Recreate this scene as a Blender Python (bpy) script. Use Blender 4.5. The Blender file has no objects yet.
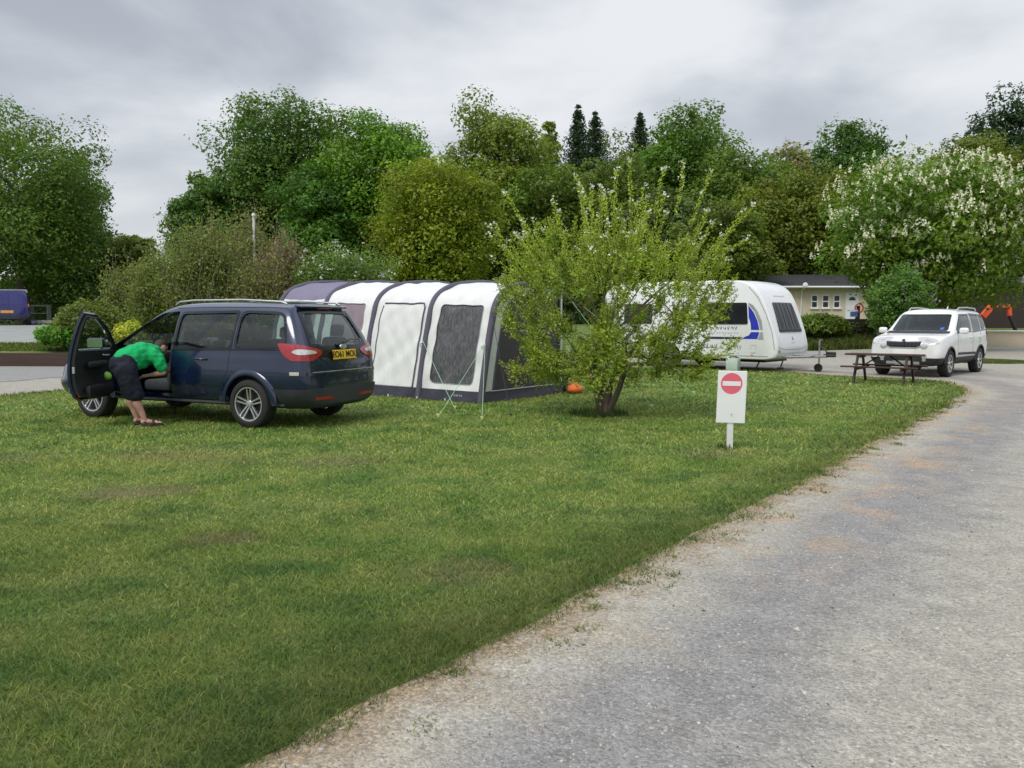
import bpy, bmesh, math, random
import numpy as np
from mathutils import Vector, Matrix, Euler
from mathutils.geometry import delaunay_2d_cdt
from mathutils.bvhtree import BVHTree
R = math.radians
scene = bpy.context.scene
COL = scene.collection
rng = np.random.default_rng(7)
random.seed(7)
CAM_H, FPX, HOR = 1.5, 830.0, 66.0
TH = math.atan(HOR / FPX)

# ---------------------------------------------------------------- camera
cam = bpy.data.cameras.new('camera'); camo = bpy.data.objects.new('camera', cam); COL.objects.link(camo)
camo.location = (0, 0, CAM_H); camo.rotation_euler = (R(90) - TH, 0, 0)
cam.sensor_width = 36; cam.lens = FPX / 1024 * 36; cam.clip_start = .05; cam.clip_end = 3000
scene.camera = camo

def at(px, py, Y):
    """world point seen at a pixel, at forward distance Y"""
    u = (px - 512) / FPX; v = (384 - py) / FPX
    dy = math.cos(TH) + v * math.sin(TH); dz = -math.sin(TH) + v * math.cos(TH)
    k = Y / dy
    return Vector((u * k, Y, CAM_H + dz * k))
def gnd(px, py, z=0.0):
    u = (px - 512) / FPX; v = (384 - py) / FPX
    dy = math.cos(TH) + v * math.sin(TH); dz = -math.sin(TH) + v * math.cos(TH)
    k = (z - CAM_H) / dz
    return Vector((u * k, dy * k, z))

# ---------------------------------------------------------------- object helpers
def tag(o, label=None, cat=None, group=None, kind=None):
    if label: o['label'] = label
    if cat: o['category'] = cat
    if group: o['group'] = group
    if kind: o['kind'] = kind
    return o
def empty(name, loc=(0, 0, 0), rz=0.0, parent=None):
    o = bpy.data.objects.new(name, None); COL.objects.link(o)
    o.empty_display_size = .2; o.location = loc; o.rotation_euler = (0, 0, rz); o.parent = parent
    return o
def link(name, me, mat=None, parent=None, smooth=None):
    o = bpy.data.objects.new(name, me); COL.objects.link(o)
    if mat is not None:
        me.materials.clear(); me.materials.append(mat)
    if smooth is not None:
        me.polygons.foreach_set('use_smooth', [True] * len(me.polygons))
        if smooth < 180: me.set_sharp_from_angle(angle=R(smooth))
    o.parent = parent
    return o
def mesh(name, v, f, mat=None, parent=None, smooth=None):
    me = bpy.data.meshes.new(name); me.from_pydata([tuple(p) for p in v], [], [tuple(q) for q in f]); me.update()
    return link(name, me, mat, parent, smooth)
def npmesh(name, V, F, mat, parent=None, col=None, smooth=False):
    """fast mesh from numpy arrays, F with k corners each; col = per-vertex rgb"""
    me = bpy.data.meshes.new(name)
    n, k = F.shape
    me.vertices.add(len(V)); me.vertices.foreach_set('co', np.ascontiguousarray(V, dtype=np.float32).ravel())
    me.loops.add(n * k); me.loops.foreach_set('vertex_index', np.ascontiguousarray(F, dtype=np.int32).ravel())
    me.polygons.add(n); me.polygons.foreach_set('loop_start', np.arange(0, n * k, k, dtype=np.int32))
    if smooth: me.polygons.foreach_set('use_smooth', np.ones(n, dtype=bool))
    if col is not None:
        a = me.color_attributes.new('tint', 'FLOAT_COLOR', 'POINT')
        a.data.foreach_set('color', np.hstack([col, np.ones((len(V), 1))]).astype(np.float32).ravel())
    me.update(); me.validate()
    return link(name, me, mat, parent)

class MB:
    """collects shapes into one mesh"""
    def __init__(s): s.v = []; s.f = []
    def add(s, v, f, M=None):
        b = len(s.v)
        s.v += [tuple(M @ Vector(p)) if M is not None else tuple(p) for p in v]
        s.f += [tuple(i + b for i in q) for q in f]; return s
    def box(s, c, d, rz=0, bev=0.0, rot=None, seg=1):
        bm = bmesh.new(); bmesh.ops.create_cube(bm, size=1)
        for v in bm.verts: v.co = Vector((v.co.x * d[0], v.co.y * d[1], v.co.z * d[2]))
        if bev > 0: bmesh.ops.bevel(bm, geom=bm.edges[:], offset=bev, segments=seg, affect='EDGES', profile=.5)
        bm.verts.index_update()
        e = Euler(rot) if rot else Euler((0, 0, rz))
        s.add([v.co.copy() for v in bm.verts], [[v.index for v in f.verts] for f in bm.faces], Matrix.Translation(c) @ e.to_matrix().to_4x4())
        bm.free(); return s
    def tube(s, pts, rad, n=6, cap=True):
        pts = [Vector(p) for p in pts]; m = len(pts)
        if not hasattr(rad, '__len__'): rad = [rad] * m
        b = len(s.v); prev = None
        for i, p in enumerate(pts):
            d = (pts[min(i + 1, m - 1)] - pts[max(i - 1, 0)])
            if d.length < 1e-9: d = Vector((0, 0, 1))
            d.normalize()
            if prev is None: a = d.orthogonal().normalized()
            else:
                a = prev - d * prev.dot(d)
                a = a.normalized() if a.length > 1e-6 else d.orthogonal().normalized()
            prev = a; c = d.cross(a)
            for k in range(n):
                t = 2 * math.pi * k / n
                s.v.append(tuple(p + (a * math.cos(t) + c * math.sin(t)) * rad[i]))
        for i in range(m - 1):
            for k in range(n):
                k2 = (k + 1) % n
                s.f.append((b + i * n + k, b + i * n + k2, b + (i + 1) * n + k2, b + (i + 1) * n + k))
        if cap:
            s.f.append(tuple(b + k for k in range(n))[::-1]); s.f.append(tuple(b + (m - 1) * n + k for k in range(n)))
        return s
    def lathe(s, prof, axis='Z', n=24, c=(0, 0, 0), closed=False):
        """prof = (r, h) pairs"""
        b = len(s.v); m = len(prof)
        for r, h in prof:
            for k in range(n):
                t = 2 * math.pi * k / n
                p = (r * math.cos(t), r * math.sin(t), h)
                if axis == 'Y': p = (p[0], h, p[1])
                if axis == 'X': p = (h, p[0], p[1])
                s.v.append((p[0] + c[0], p[1] + c[1], p[2] + c[2]))
        for i in range(m if closed else m - 1):
            j = (i + 1) % m
            for k in range(n):
                k2 = (k + 1) % n
                s.f.append((b + i * n + k, b + i * n + k2, b + j * n + k2, b + j * n + k))
        if not closed:
            s.f.append(tuple(b + k for k in range(n))); s.f.append(tuple(b + (m - 1) * n + k for k in range(n)))
        return s
    def prism(s, poly, a, fn):
        """poly 2-d, extruded between a[0] and a[1]; fn(u, v, w) -> xyz"""
        b = len(s.v); n = len(poly)
        for w in a:
            for p in poly: s.v.append(tuple(fn(p[0], p[1], w)))
        s.f.append(tuple(range(b, b + n))); s.f.append(tuple(range(b + n, b + 2 * n))[::-1])
        for i in range(n):
            j = (i + 1) % n
            s.f.append((b + i, b + j, b + n + j, b + n + i))
        return s
    def mesh(s, name='m'):
        me = bpy.data.meshes.new(name); me.from_pydata(s.v, [], s.f); me.update()
        bm = bmesh.new(); bm.from_mesh(me); bmesh.ops.recalc_face_normals(bm, faces=bm.faces[:]); bm.to_mesh(me); bm.free()
        return me
    def build(s, name, mat, parent=None, smooth=35):
        return link(name, s.mesh(name), mat, parent, smooth)

def evaluated(me, mods):
    o = bpy.data.objects.new('tmp', me); COL.objects.link(o)
    tmp = []
    for kind, kw in mods:
        m = o.modifiers.new('m', kind)
        for k, v in kw.items():
            if k == 'object':
                c = bpy.data.objects.new('tmpc', v); COL.objects.link(c); tmp.append(c); v = c
            setattr(m, k, v)
    bpy.context.view_layer.update()
    dg = bpy.context.evaluated_depsgraph_get()
    r = bpy.data.meshes.new_from_object(o.evaluated_get(dg))
    for c in tmp: bpy.data.objects.remove(c)
    bpy.data.objects.remove(o)
    return r
def cut(me, mb):
    return evaluated(me, [('BOOLEAN', dict(operation='DIFFERENCE', solver='EXACT', object=mb.mesh('c')))])

# ---------------------------------------------------------------- materials
def nt(name):
    m = bpy.data.materials.new(name); m.use_nodes = True; t = m.node_tree; t.nodes.clear()
    return m, t
def N(t, kind, **kw):
    n = t.nodes.new(kind)
    for k, v in kw.items():
        if k.startswith('i_'): n.inputs[k[2:].replace('_', ' ')].default_value = v
        else: setattr(n, k, v)
    return n
def L(t, a, b): t.links.new(a, b)
def ramp(t, src, stops, interp='LINEAR'):
    n = t.nodes.new('ShaderNodeValToRGB'); n.color_ramp.interpolation = interp
    el = n.color_ramp.elements
    while len(el) < len(stops): el.new(.5)
    for e, (p, c) in zip(el, stops):
        e.position = p; e.color = (c, c, c, 1) if not hasattr(c, '__len__') else (*c[:3], 1)
    if src is not None: L(t, src, n.inputs[0])
    return n.outputs[0]
def mixc(t, f, a, b, mode='MIX'):
    n = t.nodes.new('ShaderNodeMix'); n.data_type = 'RGBA'; n.blend_type = mode
    for i, v in ((0, f), (6, a), (7, b)):
        if hasattr(v, 'is_linked'): L(t, v, n.inputs[i])
        elif i == 0: n.inputs[0].default_value = v
        else: n.inputs[i].default_value = (*v[:3], 1)
    return n.outputs[2]
def math_(t, op, a, b=None, c=None, clamp=False):
    n = t.nodes.new('ShaderNodeMath'); n.operation = op; n.use_clamp = clamp
    for i, v in enumerate((a, b, c)):
        if v is None: continue
        if hasattr(v, 'is_linked'): L(t, v, n.inputs[i])
        else: n.inputs[i].default_value = v
    return n.outputs[0]
def noise(t, scale, detail=4, rough=.55, vec=None, dist=0):
    n = N(t, 'ShaderNodeTexNoise'); n.inputs['Scale'].default_value = scale; n.inputs['Detail'].default_value = detail
    n.inputs['Roughness'].default_value = rough; n.inputs['Distortion'].default_value = dist
    if vec is not None: L(t, vec, n.inputs['Vector'])
    return n.outputs[0]
def pm(name, col, rough=.5, metal=0., var=.12, vscale=6., bump=0., bscale=40., coat=0., spec=.5, trans=None, stretch=None):
    """a painted or plain surface with slight wear in colour and gloss"""
    m, t = nt(name)
    out = N(t, 'ShaderNodeOutputMaterial'); p = N(t, 'ShaderNodeBsdfPrincipled')
    tc = N(t, 'ShaderNodeTexCoord').outputs['Object']
    if stretch:
        mp = N(t, 'ShaderNodeMapping'); mp.inputs['Scale'].default_value = stretch; L(t, tc, mp.inputs[0]); tc = mp.outputs[0]
    n1 = noise(t, vscale, 5, .6, tc)
    f = ramp(t, n1, [(.3, 0), (.7, 1)])
    L(t, mixc(t, f, [c * (1 - var) for c in col], [min(1, c * (1 + var)) for c in col]), p.inputs['Base Color'])
    L(t, ramp(t, n1, [(.3, max(0, rough - .06)), (.7, min(1, rough + .08))]), p.inputs['Roughness'])
    p.inputs['Metallic'].default_value = metal; p.inputs['Coat Weight'].default_value = coat; p.inputs['Coat Roughness'].default_value = .05
    p.inputs['Specular IOR Level'].default_value = spec
    if bump:
        b = N(t, 'ShaderNodeBump'); b.inputs['Strength'].default_value = bump; b.inputs['Distance'].default_value = .02
        L(t, noise(t, bscale, 4, .6, tc), b.inputs['Height']); L(t, b.outputs[0], p.inputs['Normal'])
    L(t, p.outputs[0], out.inputs[0])
    return m
def glass(name, tint=(.55, .62, .6), refl=1.0, trans=1.0, base=(.01, .012, .013)):
    m, t = nt(name)
    out = N(t, 'ShaderNodeOutputMaterial')
    tr = N(t, 'ShaderNodeBsdfTransparent'); tr.inputs[0].default_value = (*tint, 1)
    gl = N(t, 'ShaderNodeBsdfGlossy'); gl.inputs['Roughness'].default_value = .04; gl.inputs[0].default_value = (.95, 1, .98, 1)
    df = N(t, 'ShaderNodeBsdfDiffuse'); df.inputs[0].default_value = (*base, 1)
    a = N(t, 'ShaderNodeMixShader'); a.inputs[0].default_value = trans; L(t, df.outputs[0], a.inputs[1]); L(t, tr.outputs[0], a.inputs[2])
    ge = N(t, 'ShaderNodeNewGeometry'); vd = N(t, 'ShaderNodeVectorMath', operation='DOT_PRODUCT'); L(t, ge.outputs['Incoming'], vd.inputs[0]); L(t, ge.outputs['Normal'], vd.inputs[1])
    om = math_(t, 'SUBTRACT', 1.0, math_(t, 'ABSOLUTE', vd.outputs['Value']))
    k = math_(t, 'MULTIPLY_ADD', math_(t, 'POWER', om, 4.0), .85 * refl, .06, clamp=True)
    b = N(t, 'ShaderNodeMixShader'); L(t, k, b.inputs[0]); L(t, a.outputs[0], b.inputs[1]); L(t, gl.outputs[0], b.inputs[2])
    L(t, b.outputs[0], out.inputs[0])
    return m
def leafmat(name, bases, trans=.35, rough=.5, tex=True):
    """leaf colours from a per-leaf tint multiplied on a base hue"""
    m, t = nt(name)
    out = N(t, 'ShaderNodeOutputMaterial')
    at_ = N(t, 'ShaderNodeAttribute'); at_.attribute_name = 'tint'
    c = mixc(t, 1.0, at_.outputs['Color'], bases, 'MULTIPLY')
    p = N(t, 'ShaderNodeBsdfPrincipled'); p.inputs['Roughness'].default_value = rough; L(t, c, p.inputs['Base Color'])
    p.inputs['Specular IOR Level'].default_value = .35
    tl = N(t, 'ShaderNodeBsdfTranslucent')
    L(t, mixc(t, 1.0, c, (1.15, 1.25, .55), 'MULTIPLY'), tl.inputs[0])
    s = N(t, 'ShaderNodeMixShader'); s.inputs[0].default_value = trans
    L(t, p.outputs[0], s.inputs[1]); L(t, tl.outputs[0], s.inputs[2]); L(t, s.outputs[0], out.inputs[0])
    return m

M = {}
M['navy'] = pm('navy_paint', (.006, .016, .052), .25, .25, .15, 3, coat=1)
M['black'] = pm('black_plastic', (.018, .019, .021), .5, 0, .2, 12, .1, 200)
M['darkgrey'] = pm('grey_bumper_plastic', (.032, .037, .042), .55, 0, .2, 6, .1, 200)
M['gloss_black'] = pm('gloss_black', (.008, .009, .011), .12, 0, .1, 5)
M['tyre'] = pm('tyre_rubber', (.02, .02, .02), .8, 0, .3, 20, .3, 60)
M['alloy'] = pm('alloy', (.62, .63, .64), .32, .85, .1, 8)
M['silver'] = pm('silver_trim', (.55, .56, .58), .35, .6, .1, 5)
M['white_car'] = pm('white_car_paint', (.80, .80, .79), .3, 0, .03, 3, coat=.6)
M['red_lens'] = pm('red_lens', (.33, .008, .014), .12, 0, .15, 30, coat=1)
M['clear_lens'] = pm('clear_lens', (.62, .60, .58), .1, .3, .15, 40, coat=1)
M['plate'] = pm('yellow_plate', (.80, .50, .02), .4, 0, .06, 10)
M['ink'] = pm('black_ink', (.01, .01, .01), .5)
M['seat'] = pm('seat_cloth', (.06, .065, .07), .85, 0, .2, 30, .3, 300)
M['glass'] = glass('car_glass', (.62, .72, .68), 1.1, .9)
M['glass_dark'] = glass('dark_glass', (.12, .14, .14), 1.0, .5)
M['mirror'] = pm('mirror_glass', (.75, .85, .85), .03, 1.0, .02, 2)
M['skin'] = pm('skin', (.55, .31, .23), .5, 0, .08, 20)
M['green_shirt'] = pm('green_shirt', (.0, .40, .115), .85, 0, .14, 9, 1.0, 11)
M['navy_cloth'] = pm('navy_cloth', (.005, .008, .020), .85, 0, .25, 10, 1.0, 14)
M['leather'] = pm('dark_leather', (.03, .022, .018), .6)
M['hair'] = pm('brown_hair', (.05, .03, .02), .7, 0, .3, 60, .5, 150)
M['white_sign'] = pm('white_board', (.86, .87, .86), .45, 0, .03, 4)
M['sign_red'] = pm('faded_red', (.80, .14, .20), .5, 0, .05, 4)
M['white_post'] = pm('white_painted_post', (.72, .73, .69), .6, 0, .08, 14, .15, 60)
M['awn_white'] = pm('white_canvas', (.71, .72, .70), .75, 0, .06, 3, .8, 7, stretch=(1.6, 1, .5))
M['awn_purple'] = pm('purple_grey_canvas', (.095, .088, .125), .75, 0, .1, 4, .25, 9)
M['awn_roofpurple'] = pm('violet_canvas', (.19, .175, .25), .75, 0, .08, 3, .25, 6)
M['awn_skirt'] = pm('dark_skirt', (.035, .033, .05), .55, 0, .2, 6, .4, 12)
M['awn_mesh'] = pm('dark_mesh', (.045, .035, .042), .5, 0, .25, 5, .3, 14)
M['awn_pink'] = pm('mauve_blind', (.25, .19, .22), .7, 0, .08, 5, .3, 8)
M['pipe_white'] = pm('white_piping', (.6, .6, .6), .6)
M['rope'] = pm('green_guy_rope', (.35, .62, .38), .6)
M['rope_w'] = pm('pale_guy_rope', (.55, .56, .52), .6)
M['peg'] = pm('peg_plastic', (.75, .75, .35), .5)
M['caravan'] = pm('caravan_white', (.80, .81, .81), .28, 0, .025, 2, coat=.5)
M['blue_graphic'] = pm('blue_vinyl', (.02, .04, .42), .35)
M['grey_graphic'] = pm('grey_vinyl', (.33, .36, .38), .35)
M['dark_graphic'] = pm('dark_vinyl', (.03, .035, .07), .4)
M['galv'] = pm('galvanised_steel', (.33, .34, .35), .5, .6, .2, 20)
M['pale_green'] = pm('pale_green_plastic', (.50, .60, .53), .5, 0, .06, 6)
M['wood_dark'] = pm('brown_stained_timber', (.055, .026, .020), .7, 0, .3, 5, .4, 30, stretch=(1, 8, 8))
M['wood_wall'] = pm('brown_plank_wall', (.060, .034, .026), .8, 0, .3, 2, .5, 12, stretch=(.3, 2, 6))
M['cream'] = pm('cream_render', (.60, .52, .40), .85, 0, .05, 1.5, .4, 60)
M['roof_dark'] = pm('dark_felt_roof', (.035, .035, .038), .85, 0, .25, 2, .4, 10)
M['upvc'] = pm('white_upvc', (.75, .76, .77), .4, 0, .03)
M['beige_wall'] = pm('beige_board', (.62, .52, .38), .8, 0, .06, 1.0, .2, 30)
M['brown_shed'] = pm('dark_brown_boards', (.040, .027, .023), .8, 0, .25, 2, .4, 12, stretch=(4, 4, .4))
M['orange'] = pm('orange_paint', (.78, .09, .03), .45, 0, .12, 6)
M['orange_bag'] = pm('orange_fabric', (.75, .17, .04), .7, 0, .2, 12, .6, 20)
M['violet_van'] = pm('blue_van_paint', (.022, .022, .16), .3, .3, .12, 2, coat=1)
M['bark'] = pm('bark', (.10, .082, .062), .9, 0, .35, 9, .9, 25, stretch=(3, 3, .6))
M['bark_pale'] = pm('greyish_twigs', (.22, .19, .14), .9, 0, .3, 9)
M['stone'] = pm('pale_stone', (.34, .34, .32), .9, 0, .25, 6, .6, 14)
M['red_sign'] = pm('red_sign', (.65, .06, .05), .5)
M['blue_sign'] = pm('blue_sign', (.08, .16, .5), .5)
M['pole_white'] = pm('white_pole', (.68, .69, .66), .5)
M['pole_pink'] = pm('weathered_pole', (.50, .38, .32), .6)
# ---------------------------------------------------------------- sky and sun
SUN_EL, SUN_AZ = 52.0, 215.0       # azimuth clockwise from +Y: behind the camera, to the left
w = bpy.data.worlds.new('World'); scene.world = w; w.use_nodes = True
t = w.node_tree; t.nodes.clear()
out = N(t, 'ShaderNodeOutputWorld')
sky = N(t, 'ShaderNodeTexSky'); sky.sky_type = 'NISHITA'; sky.sun_disc = False
sky.sun_elevation = R(SUN_EL); sky.sun_rotation = R(SUN_AZ); sky.air_density = 1.5; sky.dust_density = 3
bg1 = N(t, 'ShaderNodeBackground'); bg1.inputs[1].default_value = .07; L(t, sky.outputs[0], bg1.inputs[0])
tc = N(t, 'ShaderNodeTexCoord'); sx = N(t, 'ShaderNodeSeparateXYZ'); L(t, tc.outputs['Generated'], sx.inputs[0])
zz = math_(t, 'MAXIMUM', math_(t, 'ADD', sx.outputs[2], .22), .12)
cv = N(t, 'ShaderNodeCombineXYZ'); L(t, math_(t, 'DIVIDE', sx.outputs[0], zz), cv.inputs[0]); L(t, math_(t, 'DIVIDE', sx.outputs[1], zz), cv.inputs[1])
mp = N(t, 'ShaderNodeMapping'); mp.inputs['Scale'].default_value = (.85, .75, 1); mp.inputs['Location'].default_value = (3.1, 1.7, 0); L(t, cv.outputs[0], mp.inputs[0])
c1 = noise(t, 1.7, 6, .52, mp.outputs[0], .25); c2 = noise(t, .55, 2, .5, mp.outputs[0], .2)
cm = math_(t, 'ADD', math_(t, 'MULTIPLY', c1, .6), math_(t, 'MULTIPLY', c2, .4))
cc = ramp(t, cm, [(.41, (.27, .297, .352)), (.47, (.37, .397, .450)), (.53, (.50, .525, .57)), (.60, (.68, .695, .72))], 'B_SPLINE')
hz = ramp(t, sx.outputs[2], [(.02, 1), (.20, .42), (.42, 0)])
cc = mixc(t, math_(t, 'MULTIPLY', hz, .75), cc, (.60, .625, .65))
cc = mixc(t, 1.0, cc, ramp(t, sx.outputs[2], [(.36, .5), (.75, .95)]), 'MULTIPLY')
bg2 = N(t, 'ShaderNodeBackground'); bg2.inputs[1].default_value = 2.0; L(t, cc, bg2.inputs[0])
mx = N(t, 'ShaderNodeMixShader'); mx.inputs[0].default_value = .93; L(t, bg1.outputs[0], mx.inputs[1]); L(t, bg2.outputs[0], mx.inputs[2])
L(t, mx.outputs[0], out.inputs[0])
sl = bpy.data.lights.new('sun', 'SUN'); sl.energy = 1.5; sl.angle = R(24); sl.color = (1, .96, .90)
so = bpy.data.objects.new('sun', sl); COL.objects.link(so)
az = R(SUN_AZ); el = R(SUN_EL)
sd = Vector((math.sin(az) * math.cos(el), math.cos(az) * math.cos(el), math.sin(el)))
so.rotation_euler = (-sd).to_track_quat('-Z', 'Y').to_euler(); so.location = (0, 0, 30)
scene.view_settings.view_transform = 'Standard'; scene.view_settings.look = 'None'
scene.view_settings.exposure = 0.42; scene.view_settings.gamma = 1
scene.cycles.max_bounces = 6; scene.cycles.transparent_max_bounces = 12; scene.cycles.use_denoising = True
scene.cycles.caustics_reflective = False; scene.cycles.caustics_refractive = False

# ---------------------------------------------------------------- terrain
def sstep(a, b, x):
    k = np.clip((x - a) / (b - a), 0, 1); return k * k * (3 - 2 * k)
def terr(x, y):
    x = np.asarray(x, float); y = np.asarray(y, float)
    left = np.where(y < 26.5, 0, sstep(26.3, 26.6, y) * .42 + np.clip(y - 26.5, 0, 18.5) * .035)
    mid = sstep(35, 47, y) * 1.0
    right = sstep(44.5, 50, y) * 1.0
    a = sstep(-9, -3, x); b = sstep(18, 21.5, x)
    z = left * (1 - a) + mid * a * (1 - b) + right * b
    return z + sstep(60, 130, y) * 5.5 * sstep(-20, 0, x) + sstep(48, 70, y) * .15
EY = [-8, 0, 2.77, 3.75, 4.46, 5.79, 7.93, 9.6, 11.6, 14, 16.6, 18.6, 19.8, 20.4]
EX = [-8.6, -2.8, -.807, -.10, .42, 1.38, 2.94, 4.12, 5.57, 7.3, 9.1, 9.98, 10.15, 9.9]
FX = [-6.5, 5.6, 6.9, 7.75, 8.4, 9.9]
FY = [25.2, 25.0, 24.2, 22.8, 21.6, 20.4]
def edge_wob(x, y): return .03 * np.sin(1.9 * y + 1.3 * np.sin(1.7 * y)) + .015 * np.sin(9.7 * y + 2 * x) + .010 * np.sin(23 * y)
def lawn_inside(x, y, m=0.0):
    """signed-ish distance inside the front lawn"""
    e = np.interp(y, EY, EX) + edge_wob(0, y)
    f = np.interp(x, FX, FY) + .5 * edge_wob(0, x)
    xl = -9.87 + .37 * (y - 16)
    return np.minimum(np.minimum((e - x) * .8, f - y), (x - xl) * .93) - m

# node group shared by the earth under the lawn and the blades: colour from the place on the lawn
def lawn_colour(t):
    g = N(t, 'ShaderNodeNewGeometry').outputs['Position']
    s = N(t, 'ShaderNodeSeparateXYZ'); L(t, g, s.inputs[0])
    n1 = noise(t, .42, 4, .6, g); n2 = noise(t, 1.7, 4, .65, g); n3 = noise(t, 7.0, 3, .6, g)
    c = mixc(t, ramp(t, n1, [(.40, 0), (.60, 1)]), (.068, .136, .020), (.112, .160, .030))
    c = mixc(t, math_(t, 'MULTIPLY', ramp(t, n2, [(.44, 0), (.62, 1)]), .85), c, (.142, .185, .042))
    c = mixc(t, math_(t, 'MULTIPLY', ramp(t, n2, [(.34, 1), (.48, 0)]), .75), c, (.034, .086, .014))
    c = mixc(t, math_(t, 'MULTIPLY', ramp(t, n3, [(.35, 0), (.75, 1)]), .35), c, (.125, .150, .055))
    # mown strips running away to the right
    ml = N(t, 'ShaderNodeMapping'); ml.inputs['Rotation'].default_value = (0, 0, R(32)); ml.inputs['Scale'].default_value = (.08, 1.1, 1); L(t, g, ml.inputs[0])
    c = mixc(t, math_(t, 'MULTIPLY', ramp(t, noise(t, 1.0, 2, .5, ml.outputs[0]), [(.42, 0), (.58, 1)]), .30), c, (.110, .165, .026))
    # worn patches
    spots = [(-3.25, 7.05, .52, (.135, .10, .05)), (-1.95, 5.55, .30, (.12, .10, .045)), (-3.6, 8.9, .85, (.15, .15, .055)), (-1.9, 8.6, .55, (.15, .14, .06)),
             (-4.4, 5.5, .4, (.14, .13, .05)), (-.3, 4.8, .35, (.15, .15, .06)), (2.3, 9.1, .5, (.14, .14, .055)), (-5.3, 8.7, .5, (.12, .13, .05))]
    wob = math_(t, 'MULTIPLY', math_(t, 'SUBTRACT', n3, .5), .9); wob2 = math_(t, 'MULTIPLY', math_(t, 'SUBTRACT', n2, .5), 1.6)
    for x, y, r, k in spots:
        vm = N(t, 'ShaderNodeVectorMath', operation='DISTANCE'); sc = N(t, 'ShaderNodeMapping'); sc.vector_type = 'POINT'
        sc.inputs['Scale'].default_value = (.8, 1.25, 0); L(t, g, sc.inputs[0]); L(t, sc.outputs[0], vm.inputs[0]); vm.inputs[1].default_value = (x * .8, y * 1.25, 0)
        d = math_(t, 'ADD', math_(t, 'ADD', math_(t, 'DIVIDE', vm.outputs['Value'], r), wob), wob2)
        c = mixc(t, math_(t, 'MULTIPLY', ramp(t, d, [(.35, 1), (1.15, 0)]), .55), c, k)
    return c, g
def earth_material():
    m, t = nt('lawn_earth')
    out = N(t, 'ShaderNodeOutputMaterial'); p = N(t, 'ShaderNodeBsdfPrincipled'); p.inputs['Roughness'].default_value = .9
    c, g = lawn_colour(t)
    f = noise(t, 60, 4, .7, g)
    c = mixc(t, ramp(t, f, [(.35, .0), (.75, .6)]), mixc(t, 1.0, c, (1.35, 1.35, 1.35), 'MULTIPLY'), (.05, .06, .02))
    L(t, c, p.inputs['Base Color'])
    b = N(t, 'ShaderNodeBump'); b.inputs['Strength'].default_value = .8; b.inputs['Distance'].default_value = .03; L(t, f, b.inputs['Height']); L(t, b.outputs[0], p.inputs['Normal'])
    L(t, p.outputs[0], out.inputs[0]); return m
def blade_material():
    m, t = nt('grass_blades')
    out = N(t, 'ShaderNodeOutputMaterial'); p = N(t, 'ShaderNodeBsdfPrincipled'); p.inputs['Roughness'].default_value = .55; p.inputs['Specular IOR Level'].default_value = .3
    c, g = lawn_colour(t)
    a = N(t, 'ShaderNodeAttribute'); a.attribute_name = 'tint'
    c = mixc(t, 1.0, c, a.outputs['Color'], 'MULTIPLY')
    L(t, c, p.inputs['Base Color'])
    tl = N(t, 'ShaderNodeBsdfTranslucent'); L(t, c, tl.inputs[0])
    s = N(t, 'ShaderNodeMixShader'); s.inputs[0].default_value = .3; L(t, p.outputs[0], s.inputs[1]); L(t, tl.outputs[0], s.inputs[2]); L(t, s.outputs[0], out.inputs[0])
    return m
M['earth'] = earth_material(); M['blade'] = blade_material()

# the ground: one sheet to the horizon
def axis(lo, hi, segs):
    return np.unique(np.concatenate([np.arange(a, b, s) for a, b, s in segs] + [[hi]]))
gx = axis(-900, 900, [(-900, -100, 80), (-100, -30, 5), (-30, 40, .8), (40, 100, 5), (100, 900, 80)])
gy = axis(-300, 1200, [(-300, -20, 40), (-20, 26, 1.0), (26, 27, .1), (27, 60, .8), (60, 140, 4), (140, 1200, 90)])
X, Y = np.meshgrid(gx, gy); Z = terr(X, Y)
V = np.stack([X.ravel(), Y.ravel(), Z.ravel()], 1); nx, ny = len(gx), len(gy)
ii = (np.arange(ny - 1)[:, None] * nx + np.arange(nx - 1)[None]).ravel()
tag(npmesh('ground', V, np.stack([ii, ii + 1, ii + nx + 1, ii + nx], 1), M['earth'], smooth=True), kind='structure')

def dens(poly, step):
    o = []
    for i, a in enumerate(poly):
        b = poly[(i + 1) % len(poly)]; n = max(1, int(math.dist(a, b) / step))
        for k in range(n): o.append((a[0] + (b[0] - a[0]) * k / n, a[1] + (b[1] - a[1]) * k / n))
    return o
def inpoly(x, y, poly):
    x = np.asarray(x); y = np.asarray(y); r = np.zeros(x.shape, bool); n = len(poly)
    for i in range(n):
        x1, y1 = poly[i]; x2, y2 = poly[(i + 1) % n]
        if y1 == y2: continue
        c = ((y1 > y) != (y2 > y)) & (x < (x2 - x1) * (y - y1) / (y2 - y1) + x1); r ^= c
    return r
def cdt_sheet(outer, holes, inner):
    vs = [Vector(p) for p in outer]; es = [(i, (i + 1) % len(outer)) for i in range(len(outer))]
    for h in holes:
        b = len(vs); vs += [Vector(p) for p in h]; es += [(b + i, b + (i + 1) % len(h)) for i in range(len(h))]
    vs += [Vector(p) for p in inner]
    v, e, f, *_ = delaunay_2d_cdt(vs, es, [], 0, 1e-7)
    v = np.array([tuple(p) for p in v]); f = np.array([q for q in f if len(q) == 3])
    c = v[f].mean(1); k = inpoly(c[:, 0], c[:, 1], outer)
    for h in holes: k &= ~inpoly(c[:, 0], c[:, 1], h)
    return v, f[k]

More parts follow.
